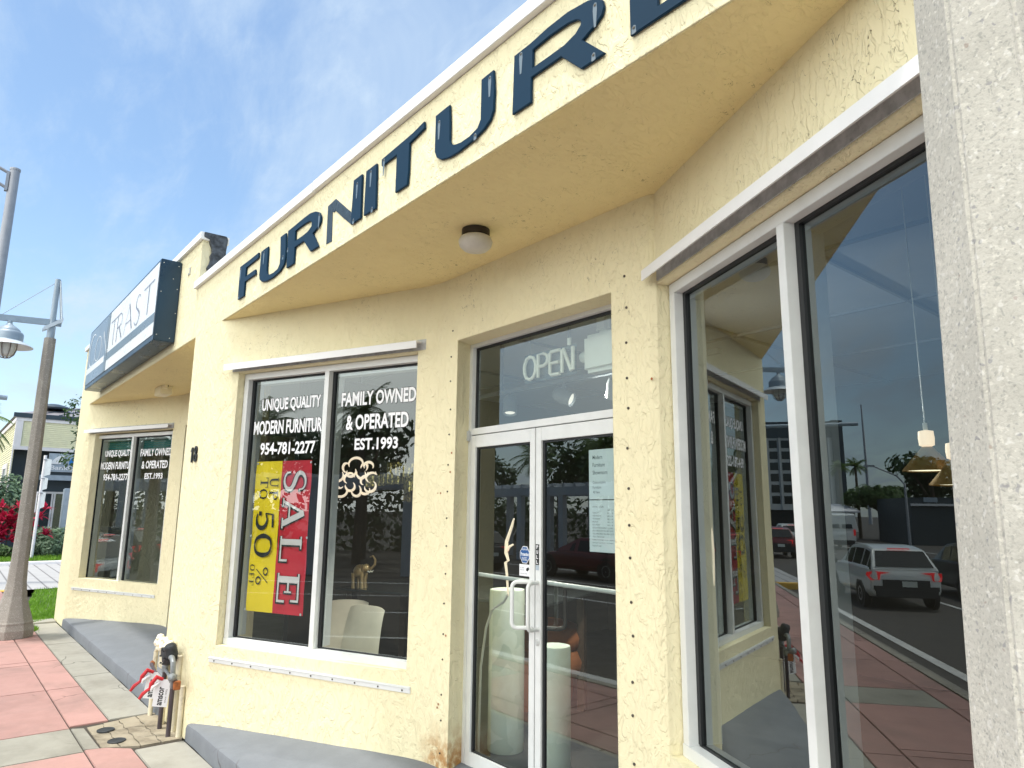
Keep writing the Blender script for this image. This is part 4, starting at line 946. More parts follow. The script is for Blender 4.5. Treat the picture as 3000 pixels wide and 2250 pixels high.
for s_, n_ in ((.75, -.9), (2.5, -.9), (.75, -1.65), (2.5, -1.65)): MB().fbox(Fr(FA.p(0, 0, 0), dA), s_-.03, s_+.03, .155, 1.034, n_-.03, n_+.03).build('leg', 'wood', tb)
el = thing('elephant_figurine', 'small golden elephant figurine with raised trunk standing on the dark table', 'figurine', tuple(FA.p(1.0, 1.056, -.86)))
e = FA.p(.86, 1.0555, -.88)
def ep(a, b, z): return e+dA*a+dA.cross(Zv)*b+Zv*z
bmv = MB(); bmv.ball(ep(-.02, 0, .135), .055, 12, (1.25, .9, 1)); bmv.ball(ep(.055, .01, .165), .034, 12)
for a, b in ((-.065, .02), (-.05, -.025), (.025, .02), (.02, -.025)): bmv.tube([ep(a, b, .12), ep(a, b, .06), ep(a+.004, b, .0)], [.022, .015, .017], 8)
bmv.tube([ep(.08, .01, .16), ep(.11, .01, .165), ep(.14, .01, .195), ep(.145, .01, .235), ep(.12, .01, .262), ep(.09, .01, .255)], [.016, .013, .011, .009, .008, .006], 8)
bmv.build('body', 'gold', el, smooth=True)
MB().ball(ep(.04, .042, .165), .032, 10, (.8, .25, 1)).build('ear', 'gold', el, smooth=True)
for b in (.025, -.005): MB().tube([ep(.085, b, .14), ep(.105, b, .135), ep(.12, b, .15)], [.006, .005, .002], 6).build('tusk', 'neon', el, smooth=True)
mi = thing('round_ornament', 'round gold rimmed ornament with yellow centre at the right window edge', 'ornament', tuple(FA.p(1.46, 1.056, -.82)))
c0 = FA.p(1.50, 1.165, -.84); n_ = dA.cross(Zv)
MB().tube([c0+(dA*math.cos(t*.3142)+Zv*math.sin(t*.3142))*.105 for t in range(21)], .008, 6, cap=False).build('rim', 'gold', mi, smooth=True)
MB().lathe(c0+dA*.03, [(.05, -.004), (.05, .004)], 20, n_).build('centre', 'banner_y', mi)
MB().box(c0.x-.05, c0.x+.05, c0.y-.03, c0.y+.03, 1.0555, 1.068).build('foot', 'gold', mi)
# pedestals and sculpture behind the doors
p1 = tag(MB().lathe((-3.76, 3.1, .157), [(.116, 0), (.12, .008), (.12, 1.0), (.116, 1.012), (0, 1.012)], 40).build('pedestal', 'alab', smooth=True), 'taller mottled white cylinder pedestal behind the left door leaf', 'pedestal', 'white cylinder pedestals')
p2 = tag(MB().lathe((-3.315, 3.12, .157), [(.098, 0), (.102, .008), (.102, .70), (.098, .71), (0, .71)], 40).build('pedestal', 'alab', smooth=True), 'shorter mottled white cylinder pedestal behind the right door leaf', 'pedestal', 'white cylinder pedestals')
sc = thing('stem_sculpture', 'thin cream twisted stem sculpture rising behind the left door leaf', 'sculpture', (-3.6, 2.86, .157))
MB().tube([(-3.46, 2.86, 1.17), (-3.475, 2.86, 1.30), (-3.49, 2.86, 1.37), (-3.462, 2.86, 1.385), (-3.485, 2.86, 1.43), (-3.482, 2.86, 1.50), (-3.43, 2.86, 1.60), (-3.412, 2.86, 1.645)], [.006, .008, .009, .008, .012, .011, .009, .005], 8).build('stem', 'ringw', sc, smooth=True)  # stem glows through its material, though it is no lamp
MB().tube([(-3.485, 2.86, 1.43), (-3.455, 2.86, 1.47), (-3.418, 2.86, 1.485)], [.008, .009, .006], 8).build('branch', 'ringw', sc, smooth=True)  # branch has the same built-in glow as the stem
MB().tube([(-3.74, 2.86, .16), (-3.73, 2.86, .7), (-3.68, 2.86, .95), (-3.62, 2.86, 1.07), (-3.50, 2.86, 1.13), (-3.46, 2.86, 1.18)], .008, 8).build('arched_stem', 'alu2', sc, smooth=True)
og = thing('terracotta_chair', 'rounded terracotta coloured armchair inside behind the right door leaf', 'chair', (-4.0, 4.0, .157))
MB().lathe((-4.46, 4.0, .157), [(.27, 0), (.30, .1), (.30, .34), (.27, .38), (0, .38)], 28).build('seat', 'orange', og, smooth=True)
MB().tube([(-4.46+.28*math.cos(t), 4.0+.28*math.sin(t), .68) for t in [-.6+.25*k for k in range(17)]], .11, 10).build('backrest', 'orange', og, smooth=True)
MB().tube([(-4.46+.28*math.cos(t), 4.0+.28*math.sin(t), .50) for t in [-.6+.25*k for k in range(17)]], .13, 10).build('arm', 'orange', og, smooth=True)
# behind the transom
os_ = thing('open_sign', 'unlit OPEN tube sign on a clear panel hanging behind the transom', 'sign', (-2.96, 2.75, 2.47))
fo_ = Fr((0, 2.75, 0), dX)
MB().fbox(fo_, -3.19, -2.735, 2.470, 2.648, -.004, 0).build('panel', 'acry', os_)
def neon(pts): return MB().tube([fo_.p(x, z, .012) for x, z in pts], .011, 8).build('letter_tube', 'neon', os_, smooth=True)
def npts(x0, w_, P): return [(x0+a*w_, 2.488+b*.142) for a, b in P]
neon(npts(-3.178, .105, [(.5, 1), (.2, .92), (.03, .7), (0, .5), (.03, .3), (.2, .08), (.5, 0), (.8, .08), (.97, .3), (1, .5), (.97, .7), (.8, .92), (.5, 1)]))
neon(npts(-3.05, .085, [(0, 0), (0, 1), (.6, 1), (.92, .9), (1, .74), (.92, .58), (.6, .48), (.06, .48)]))
neon(npts(-2.945, .085, [(1, 1), (.15, 1), (0, .92), (0, .5), (.9, .5)])); neon(npts(-2.945, .085, [(0, .5), (0, .08), (.15, 0), (1, 0)]))
neon(npts(-2.842, .09, [(0, 0), (0, .95), (.12, 1), (.85, .02), (1, .05), (1, 1)]))
wr = MB()
for x in (-3.14, -2.80, -2.785): wr.tube([fo_.p(x, 2.645, 0), fo_.p(x, 3.0, 0)], .002, 5)
wr.each('hanging_wire', 'trackm', os_)
MB().fbox(fo_, -2.803, -2.78, 2.648, 2.69, -.005, .008).build('plug', 'abox', os_)
ab = thing('air_unit', 'white rounded box unit hanging beside the OPEN sign', 'unit', (-2.5, 2.85, 2.48))
MB().box(-2.735, -2.28, 2.79, 2.90, 2.475, 2.70).build('housing', 'abox', ab, bevel=.025, smooth=True)
MB().lathe((-2.765, 2.85, 2.585), [(.03, -.02), (.035, 0), (.035, .03)], 14, (1, 0, 0)).build('knob', 'abox', ab, smooth=True)
MB().box(-2.66, -2.56, 2.82, 2.88, 2.70, 3.01).build('bracket', 'abox', ab, bevel=.02)
tl = thing('track_light', 'grey ceiling track with tilted spotlights seen through the transom', 'track light', (-3.4, 3.25, 2.6))
MB().box(-4.6, -2.2, 3.35, 3.39, 2.595, 2.625).build('rail', 'trackm', tl)
MB().box(-4.2, -4.18, 3.36, 3.38, 2.625, 3.01).box(-2.6, -2.58, 3.36, 3.38, 2.625, 3.01).each('hanger', 'trackm', tl)
for x, dx_, dz_, dy_ in ((-4.08, .15, -.7, -.12), (-3.48, .75, -.35, .3), (-3.0, -.4, -.6, .3)):
    a = V((dx_, dy_, dz_)).normalized()
    h_ = MB().lathe((x, 3.37, 2.50), [(.0, -.075), (.045, -.07), (.055, -.03), (.055, .07), (.048, .07), (.04, .055)], 18, a).build('spotlight', 'trackm', tl, smooth=True)
    MB().lathe(V((x, 3.37, 2.50))+a*.056, [(.044, 0), (.03, .004), (0, .006)], 16, a).build('lens', 'holder', h_)
    ll = bpy.data.lights.new('spot_fill', 'SPOT'); lo = bpy.data.objects.new('spot_fill', ll); COL.objects.link(lo); ll.energy = 90; ll.spot_size = R(130); ll.spot_blend = .8; ll.shadow_soft_size = .05; ll.color = (1, .93, .82)
    lo.parent = h_; lo.location = V((x, 3.37, 2.50))+a*.08; lo.rotation_euler = (-a).to_track_quat('Z', 'Y').to_euler()  # light added in each can to brighten the pedestals and showroom
    MB().tube([(x, 3.37, 2.595), (x, 3.37, 2.53)], .012, 8).build('stem', 'trackm', h_)
# pendants seen through the big window
def pendant(label, s_, z, n_):
    q = FB.p(s_, 0, n_); t = thing('pendant_lamp', label, 'lamp', (q.x, q.y, z), 'brass cone pendant lamps')
    MB().lathe((q.x, q.y, z), [(.018, .085), (.022, .078), (.082, .006), (.085, 0), (.078, .0), (.018, .072)], 26).build('shade', 'brass', t, smooth=True)
    MB().lathe((q.x, q.y, z), [(.014, .086), (.024, .09), (.026, .115), (.024, .14), (.012, .143)], 16).build('neck', M['pend'], t, smooth=True)
    MB().lathe((q.x, q.y, z), [(.077, .004), (0, .005)], 24).build('diffuser', M['pend2'], t)
    MB().tube([(q.x, q.y, z+.14), (q.x, q.y, z+.17)], .008, 8).build('cap', 'abox', t); MB().tube([(q.x, q.y, z+.16), (q.x, q.y, 3.02)], .0022, 5).each('cable', 'abox', t)
M['pend'] = emit('lit_glass', (1, .72, .45), .9, (.8, .65, .5)); M['pend2'] = emit('lamp_diffuser', (1, .85, .55), 1.6, (.8, .7, .5))
pendant('brass cone pendant lamp hanging whole in view behind the big window', .816, 1.845, -.6)
pendant('second brass cone pendant lamp, mostly hidden by the concrete pole', .925, 1.792, -.6)
tag(MB().tube([FB.p(-.02+.012*math.sin(k*.9)+.0035*k, 2.68-.072*k, -.19) for k in range(19)], .0045, 6).build('pull_cord', 'ringw', smooth=True), 'pale dangling pull cord just inside the left edge of the big window', 'cord')  # cord's paleness comes from a glow put into its material
ts = thing('window_shade', 'teal striped shade at the top of the farther window', 'shade', tuple(FA2.p(1, 2.5, -.2)))
mb = MB()
for k in range(9): mb.fbox(FA2, .24, 1.0, 2.46+k*.027, 2.482+k*.027, -.215, -.20).fbox(FA2, 1.09, 1.88, 2.46+k*.027, 2.482+k*.027, -.215, -.20)
mb.build('slats', 'teal', ts)

# ------------------------------------------------------------------ concrete lamp posts
def lamp_post(x, y, label, mat, full=True, lean=(0, 0), flare=True):
    lp = thing('lamp_post', label, 'lamp post', (x, y, 0), 'octagonal concrete lamp posts')
    prof = [(.24, 0), (.245, .10), (.225, .17), (.228, .19), (.215, .21), (.20, .27), (.165, .38), (.128, .52), (.104, .70), (.092, 1.0), (.084, 1.5), (.078, 2.2), (.073, 3.0), (.068, 4.03)] if full else [(.24, 0), (.215, .21), (.165, .38), (.128, .52), (.115, .8), (.108, 1.1), (.0995, 1.45), (.087, 2.0), (.078, 2.55), (.071, 3.2), (.066, 4.03)]
    MB().lathe((0, 0, 0), [(r/math.cos(math.pi/8), z) for r, z in prof], 8, ph=math.pi/8+.1).build('column', mat, lp, local=True, bevel=.004)
    MB().lathe((0, 0, 4.031), [(.05, 0), (.05, .17), (.04, .18), (.036, .85), (.036, .87), (0, .87)], 14).build('mast', 'lamp_grey', lp, local=True, smooth=True)
    MB().hexa([(-.02, -.9, 4.17), (.02, -.9, 4.17), (.02, .11, 4.22), (-.02, .11, 4.22)], [(-.02, -.9, 4.25), (.02, -.9, 4.25), (.02, .11, 4.31), (-.02, .11, 4.31)]).build('arm', 'lamp_grey', lp, local=True)
    for sx in (-1, 1):
        b = MB().tube([(sx*.02, .03, 4.88), (sx*.06, .10, 4.34), (sx*.06, .10, 4.26)], .012, 6); b.hexa([(sx*.05, -.10, 4.12), (sx*.075, -.10, 4.12), (sx*.075, .12, 4.28), (sx*.05, .12, 4.28)], [(sx*.05, -.10, 4.17), (sx*.075, -.10, 4.17), (sx*.075, .12, 4.34), (sx*.05, .12, 4.34)]); b.build('bracket', 'lamp_pale', lp, local=True)
    MB().tube([(0, -.035, 4.83), (0, -.60, 4.25)], .004, 5).build('stay_cable', 'signal_grey', lp, local=True)
    yl = -.48
    hd = MB().lathe((0, yl, 3.86), [(.02, .31), (.05, .275), (.09, .25), (.135, .21), (.14, .19), (.165, .175), (.178, .15), (.178, .06), (.19, .05)], 28).build('lantern', 'lamp_grey', lp, local=True, smooth=True)
    MB().lathe((0, yl, 3.86), [(.18, .055), (.30, -.012), (.305, -.02), (.296, -.02), (.17, .03)], 32).build('brim', 'lamp_pale', hd, local=True, smooth=True)
    MB().lathe((0, yl, 3.86), [(.115, .04), (.112, -.06), (.085, -.13), (.04, -.165), (0, -.17)], 24).build('lamp_glass', 'lampglass', hd, local=True, smooth=True)
    cg = MB()
    for k in range(4):
        a = k*math.pi/4+.3
        cg.tube([(math.cos(a)*.125*s_, yl+math.sin(a)*.125*s_, 3.86+z_) for s_, z_ in ((1, .04), (1, -.05), (.8, -.13), (.4, -.18), (0, -.19), (-.4, -.18), (-.8, -.13), (-1, -.05), (-1, .04))], .006, 5)
    cg.build('cage', 'lamp_under', hd, local=True); MB().tube([(0, yl, 4.16), (0, yl, 4.20)], .03, 10).each('hanger', 'lamp_grey', hd, local=True)
    return lp
lamp_post(-11.475, 1.02, 'weathered octagonal concrete lamp post with hooded lantern at the left', 'pole')
l_ = lamp_post(-.225, 1.02, 'pale exposed aggregate concrete pole close to the camera at right', 'pole2', False)
l_.rotation_euler = (0, R(0.0), 0)

# ------------------------------------------------------------------ vegetation helpers
def leaf_cloud(mb, blobs, n, size, flat=.35):
    tot = sum(b[3]*b[4]*b[5] for b in blobs)**1.0
    for (cx, cy, cz, rx, ry, rz) in blobs:
        for k in range(int(n*(rx*ry*rz)/tot)+8):
            d = V((random.gauss(0, 1), random.gauss(0, 1), random.gauss(0, 1))).normalized(); r = random.uniform(.35, 1.)**.5*random.uniform(.85, 1.12)
            p = V((cx+d.x*rx*r, cy+d.y*ry*r, cz+d.z*rz*r)); s = size*random.uniform(.6, 1.4)
            nv = (d+V((random.uniform(-1, 1), random.uniform(-1, 1), random.uniform(-.3, 1.2)))*.8).normalized(); u = nv.orthogonal().normalized(); u.rotate(Matrix.Rotation(random.uniform(0, 6.28), 3, nv)); q = nv.cross(u)
            mb.add([p-u*s, p+q*s*.45+nv*s*.1, p+u*s, p-q*s*.45-nv*s*.1], [(0, 1, 2, 3)])
def tree(name, label, x, y, h, blobs, n, size, mat, group=None, tr=.12):
    t = thing(name, label, 'tree', (x, y, -.16), group); tk = MB()
    top = min(b[2] for b in blobs)
    tk.tube([(x, y, -.17), (x+.05, y, top*.5), (x, y+.05, top+.3)], [tr*1.3, tr, tr*.7], 8)
    for b in blobs[:6]: tk.tube([(x, y, top*.7), ((x+b[0])/2, (y+b[1])/2, (top*.7+b[2])/2+.1), (b[0], b[1], b[2])], [tr*.6, tr*.4, tr*.15], 6)
    tk.build('trunk', 'bark', t, smooth=True)
    mb = MB(); leaf_cloud(mb, blobs, n, size); mb.build('crown', mat, t, fixn=False); return t
def rblobs(x, y, z, R_, H, n):
    return [(x+random.uniform(-.7, .7)*R_, y+random.uniform(-.7, .7)*R_, z+random.uniform(-.6, .6)*H, R_*random.uniform(.35, .6), R_*random.uniform(.35, .6), H*random.uniform(.35, .6)) for _ in range(n)]
def palm(label, x, y, h, L=1.6, nf=20, group='palm trees', droop=1., wid=.025):
    t = thing('palm_tree', label, 'palm tree', (x, y, -.16), group)
    MB().tube([(x, y, -.17), (x+.03, y, h*.5), (x, y, h)], [.16, .11, .09], 9).build('trunk', 'bark', t, smooth=True)
    mb = MB()
    for k in range(nf):
        a = 2*math.pi*k/nf*1.618*3+random.uniform(-.2, .2); el_ = random.uniform(-.5, 1.2); pts = []; p = V((x, y, h)); d = V((math.cos(a)*math.cos(el_), math.sin(a)*math.cos(el_), math.sin(el_)))
        for i in range(11):
            pts.append(p.copy()); p = p+d*L/10; d = (d+V((0, 0, -.13*droop))).normalized()
        for i in range(1, 11):
            tdir = (pts[i]-pts[i-1]).normalized(); sd = tdir.cross(Zv).normalized(); ll = L*.34*math.sin(math.pi*(i/11)**.7)+.05
            for s_ in (-1, 1):
                for q_ in (0, .5):
                    b = pts[i-1].lerp(pts[i], q_); e_ = b+(sd*s_*.8+tdir*.7+V((0, 0, -.35*droop+random.uniform(-.12, .12)))).normalized()*ll
                    mb.add([b-tdir*wid, b+tdir*wid, e_], [(0, 1, 2)])
        mb.tube(pts, [.02]*10+[.005], 4)
    mb.build('fronds', 'frond', t, fixn=False); return t

# ------------------------------------------------------------------ far left: bank, planting, street furniture
bk = thing('bank_building', 'pale yellow clapboard bank with grey metal roof across the side street', 'building', (-38, 7, 0))
XB_ = -33.
MB().box(-48, XB_, 2.28, 13, 3.94, 5.05).build('upper_wall', 'siding', bk)
sd = MB()
for k in range(13):
    z = 4.02+k*.075
    sd.hexa([(XB_, 2.46, z), (XB_+.03, 2.46, z), (XB_+.03, 12, z), (XB_, 12, z)], [(XB_, 2.46, z+.07), (XB_+.006, 2.46, z+.07), (XB_+.006, 12, z+.07), (XB_, 12, z+.07)])
for k in range(38):
    z = 1.2+k*.10
    sd.hexa([(-47, 2.28, z), (XB_-.2, 2.28, z), (XB_-.2, 2.25, z), (-47, 2.25, z)], [(-47, 2.28, z+.09), (XB_-.2, 2.28, z+.09), (XB_-.2, 2.274, z+.09), (-47, 2.274, z+.09)])
sd.build('siding', 'siding', bk)
t_ = MB()
for y in (2.24, 4.30, 6.4): t_.box(XB_, XB_+.05, y, y+.20, 3.94, 5.05)
t_.box(XB_, XB_+.06, 2.2, 13, 3.86, 4.0); t_.box(XB_, XB_+.06, 2.2, 13, 4.99, 5.12); t_.box(-47, XB_, 2.2, 2.24, 4.97, 5.12); t_.box(XB_-.2, XB_+.045, 2.21, 2.24, .0, 4.97); t_.box(-34.9, -34.6, 2.2, 2.245, .9, 3.2); t_.box(-36.6, -36.3, 2.2, 2.245, .9, 3.2); t_.box(-36.6, -34.6, 2.195, 2.24, 3.2, 3.4)
t_.build('trim', 'trim', bk)
MB().box(-36.3, -34.9, 2.22, 2.247, .9, 3.2).build('side_window', 'winblk', bk)
MB().box(-48, XB_-.9, 2.28, 13, 0., 3.92).build('lower_wall', 'bankdark', bk)  # shade of the recess is painted into this wall's dark blue
MB().box(XB_-.05, XB_+.10, 2.1, 13.2, 5.12, 5.30).build('gutter', 'bankdark', bk)
rf = MB().add([(XB_, 2.2, 5.3), (XB_, 13, 5.3), (-48, 13, 5.3), (-48, 2.2, 5.3), (-36.5, 4.6, 6.1), (-36.5, 10.5, 6.1), (-44, 10.5, 6.1), (-44, 4.6, 6.1)], [(0, 1, 5, 4), (1, 2, 6, 5), (2, 3, 7, 6), (3, 0, 4, 7), (4, 5, 6, 7), (3, 2, 1, 0)]).build('roof', 'bankroof', bk)
sm = MB()
for y in (2.9, 3.6, 4.3, 5.0, 5.7): sm.tube([(XB_, y, 5.31), (-36.5, 4.6+(y-2.2)*.55, 6.12)], .03, 4)
sm.build('seam', 'bankdark', rf)
MB().lathe((-34.6, 3.55, 5.72), [(.55, 0), (.6, .06), (.5, .14), (.2, .22), (0, .24)], 20).build('roof_vent', 'bankdark', rf, smooth=True)
bsx = XB_+.12
sgn = MB().box(bsx-.1, bsx, 3.42, 5.2, 3.05, 3.78).build('sign_panel', 'bankgrey', bk)
fbk = Fr((bsx, 0, 0), (0, 1, 0))
def arc(cx, cz, r0, r1, a0, a1, n=10): return [(cx+r1*math.cos(a0+(a1-a0)*i/n), cz+r1*math.sin(a0+(a1-a0)*i/n)) for i in range(n+1)]+[(cx+r0*math.cos(a1-(a1-a0)*i/n), cz+r0*math.sin(a1-(a1-a0)*i/n)) for i in range(n+1)]
MB().plate(fbk, [[(3.52, 3.36), (3.84, 3.36), (3.87, 3.50), (3.93, 3.60), (4.0, 3.66), (3.86, 3.70), (3.72, 3.66), (3.61, 3.56), (3.54, 3.46)]], .002, .03).build('logo_arch', 'white', sgn)
MB().plate(fbk, [[(4.12, 3.36), (4.46, 3.36), (4.46, 3.5), (4.40, 3.62), (4.30, 3.66), (4.2, 3.62), (4.13, 3.5)]], .002, .03).build('logo_arch', 'ltblue', sgn)
put_text(MB(), fbk, 'BankUnited', 3.5, 4.95, 3.13, 3.30, .01, .02).build('sign_lettering', 'white', sgn, fixn=False)
MB().box(XB_-.02, XB_+.06, 3.2, 5.4, 2.72, 2.92).build('lintel', 'bankgrey', bk); MB().box(XB_-.03, XB_+.0, 3.2, 5.4, 2.92, 3.05).build('shadow_gap', 'bankdark', bk)  # dark strip paints the shade between lintel and sign
ds = MB()
for y in (3.16, 3.78, 3.86, 4.48): ds.box(XB_-.9, XB_-.84, y, y+.06, .1, 2.28)
ds.box(XB_-.9, XB_-.842, 3.22, 4.48, 2.20, 2.28)
do_ = ds.build('door', 'trim', bk)
MB().box(XB_-.89, XB_-.87, 3.22, 4.48, .1, 2.2).build('pane', 'glassb', do_)
MB().tube([(XB_-.82, 3.80, 1.0), (XB_-.82, 3.80, 1.4)], .015, 6).build('handle', 'alu', do_); MB().tube([(XB_-.82, 3.90, 1.0), (XB_-.82, 3.90, 1.4)], .015, 6).build('handle', 'alu', do_)
to = thing('bank_totem', 'tall grey blue pillar sign standing by the bank hedge', 'sign', (-30, 3.95, 0))
MB().box(-30.3, -29.9, 3.72, 4.25, .03, 2.35).build('pillar', 'bankgrey', to, bevel=.03); MB().box(-29.899, -29.88, 3.80, 4.2, .75, .85).build('blue_band', 'ltblue', to)
sp_ = thing('sign_post', 'thin white post carrying the backs of three street signs', 'sign post', (-26.9, 2.68, 0))
MB().tube([(-26.9, 2.68, .03), (-26.9, 2.70, 3.32)], .045, 10).build('post', 'trim', sp_, smooth=True)
for z0, z1, w_ in ((2.65, 3.22, .15), (2.20, 2.62, .11), (1.62, 2.16, .10)):
    MB().hexa([(-26.86, 2.72, z0), (-26.84, 2.72, z0), (-26.74, 2.72+w_, z0+.05), (-26.76, 2.72+w_, z0+.05)], [(-26.86, 2.72, z1), (-26.84, 2.72, z1), (-26.74, 2.72+w_, z1-.04), (-26.76, 2.72+w_, z1-.04)]).build('sign_back', 'lamp_pale', sp_)
    MB().box(-26.88, -26.80, 2.66, 2.74, z1-.06, z1-.03).build('clamp', 'signal_grey', sp_)
MB().box(-26.95, -26.93, 2.50, 2.63, 1.5, 2.15).build('sign_back', 'trim', sp_)
tp = thing('traffic_pole', 'tall grey traffic signal pole with arms at the left picture edge', 'pole', (-20, .60, 0))
MB().tube([(-20, .60, -.16), (-20, .60, 9.82)], [.13, .105], 14).build('pole', 'signal_grey', tp, smooth=True); MB().lathe((-20, .60, 9.82), [(.115, 0), (.115, .05), (0, .06)], 14).build('cap', 'signal_grey', tp)
MB().tube([(-20, .55, 9.70), (-20, -.2, 10.0), (-20, -2, 10.4)], .04, 8).tube([(-20, .55, 9.30), (-20, -.2, 9.65), (-20, -2, 10.3)], .04, 8).build('lamp_arm', 'signal_grey', tp, smooth=True)
MB().box(-20.04, -19.93, .44, .50, 9.25, 9.75).build('arm_clamp', 'signal_grey', tp)
MB().tube([(-20, 1.10, 4.2), (-20, -3, 4.28)], .055, 10).build('sign_arm', 'lamp_grey', tp, smooth=True)
palm('palm tree whose fronds enter at the left picture edge', -30, .75, 4.55, 1.5, 26, None, 1.1, .03)
# shrubs
def shrub(name, label, blobs, n, size, mat, cat, group=None):
    b0 = blobs[0]; t = thing(name, label, cat, (b0[0], b0[1], .03), group)
    mb = MB(); leaf_cloud(mb, blobs, n, size); mb.build('foliage', mat, t, fixn=False)
    MB().tube([(b0[0], b0[1], .03), (b0[0], b0[1], b0[2])], .04, 6).build('stem', 'bark', t); return t
shrub('shrub', 'large grey green rounded shrub left of the lamp post', [(-30, 1.25, 1.6, .8, 1.0, 1.2), (-30, 2.05, 1.7, .7, .75, 1.1), (-29.8, .5, 1.6, .8, .7, 1.2), (-30.2, 2.6, 1.5, .5, .5, .9)], 5200, .085, 'leafg', 'shrub')
shrub('hedge', 'clipped pale green hedge in front of the bank doors', [(-29.2, 3.2, .5, .5, .5, .5), (-29.2, 3.7, .5, .5, .45, .5), (-29, 2.75, .4, .4, .4, .42), (-28.6, 3.35, .3, .4, .5, .32)], 4200, .06, 'leafg', 'hedge')
cp = thing('cordyline_bed', 'bed of crimson leaved cordylines below the grey green shrub', 'plant', (-28.4, 1.8, .03))
rm = MB()
for k in range(60):
    x, y, z = random.uniform(-28.8, -28.0), random.uniform(.4, 2.55), random.uniform(.5, 1.75)
    if k < 5: x, y, z = -27.6, 2.58+.12*k, .75+.28*(k % 4)
    for j in range(20):
        a = random.uniform(0, 6.28); el_ = random.uniform(-.1, 1.3); L = random.uniform(.22, .42); d = V((math.cos(a)*math.cos(el_), math.sin(a)*math.cos(el_), math.sin(el_))); q = d.cross(Zv).normalized()*.045; p = V((x, y, z))
        rm.add([p, p+d*L*.5+q+Zv*.03, p+d*L-Zv*.06, p+d*L*.5-q+Zv*.03], [(0, 1, 2, 3)])
rm.build('leaves', 'leafr', cp, fixn=False)
sm = MB()
for k in range(26): x, y = random.uniform(-28.7, -28.1), random.uniform(.5, 2.5); sm.tube([(x, y, .03), (x+.03, y, random.uniform(.6, 1.4))], .015, 5)
sm.build('stems', 'bark', cp)
ug = shrub('shrub', 'low tangled brown green bush beneath the crimson plants', [(-27.6, 1.5, .3, .3, .5, .28), (-27.5, 2.0, .25, .3, .4, .25), (-27.7, .9, .3, .3, .5, .3)], 1300, .06, 'leaf', 'shrub')
tree('street_tree', 'leafy tree showing beside the left corner of the store', -21, 3.2, 4, [(-20.2, 2.62, 4.05, .42, .42, .42), (-20.4, 2.85, 3.5, .3, .35, .3), (-20.2, 2.62, 2.85, .42, .36, .26), (-20.6, 3.4, 3.8, .8, .8, .7), (-20.3, 2.7, 3.2, .2, .2, .2), (-21, 3.6, 3.2, .8, .8, .6)], 2600, .055, 'leafd', None, .08)

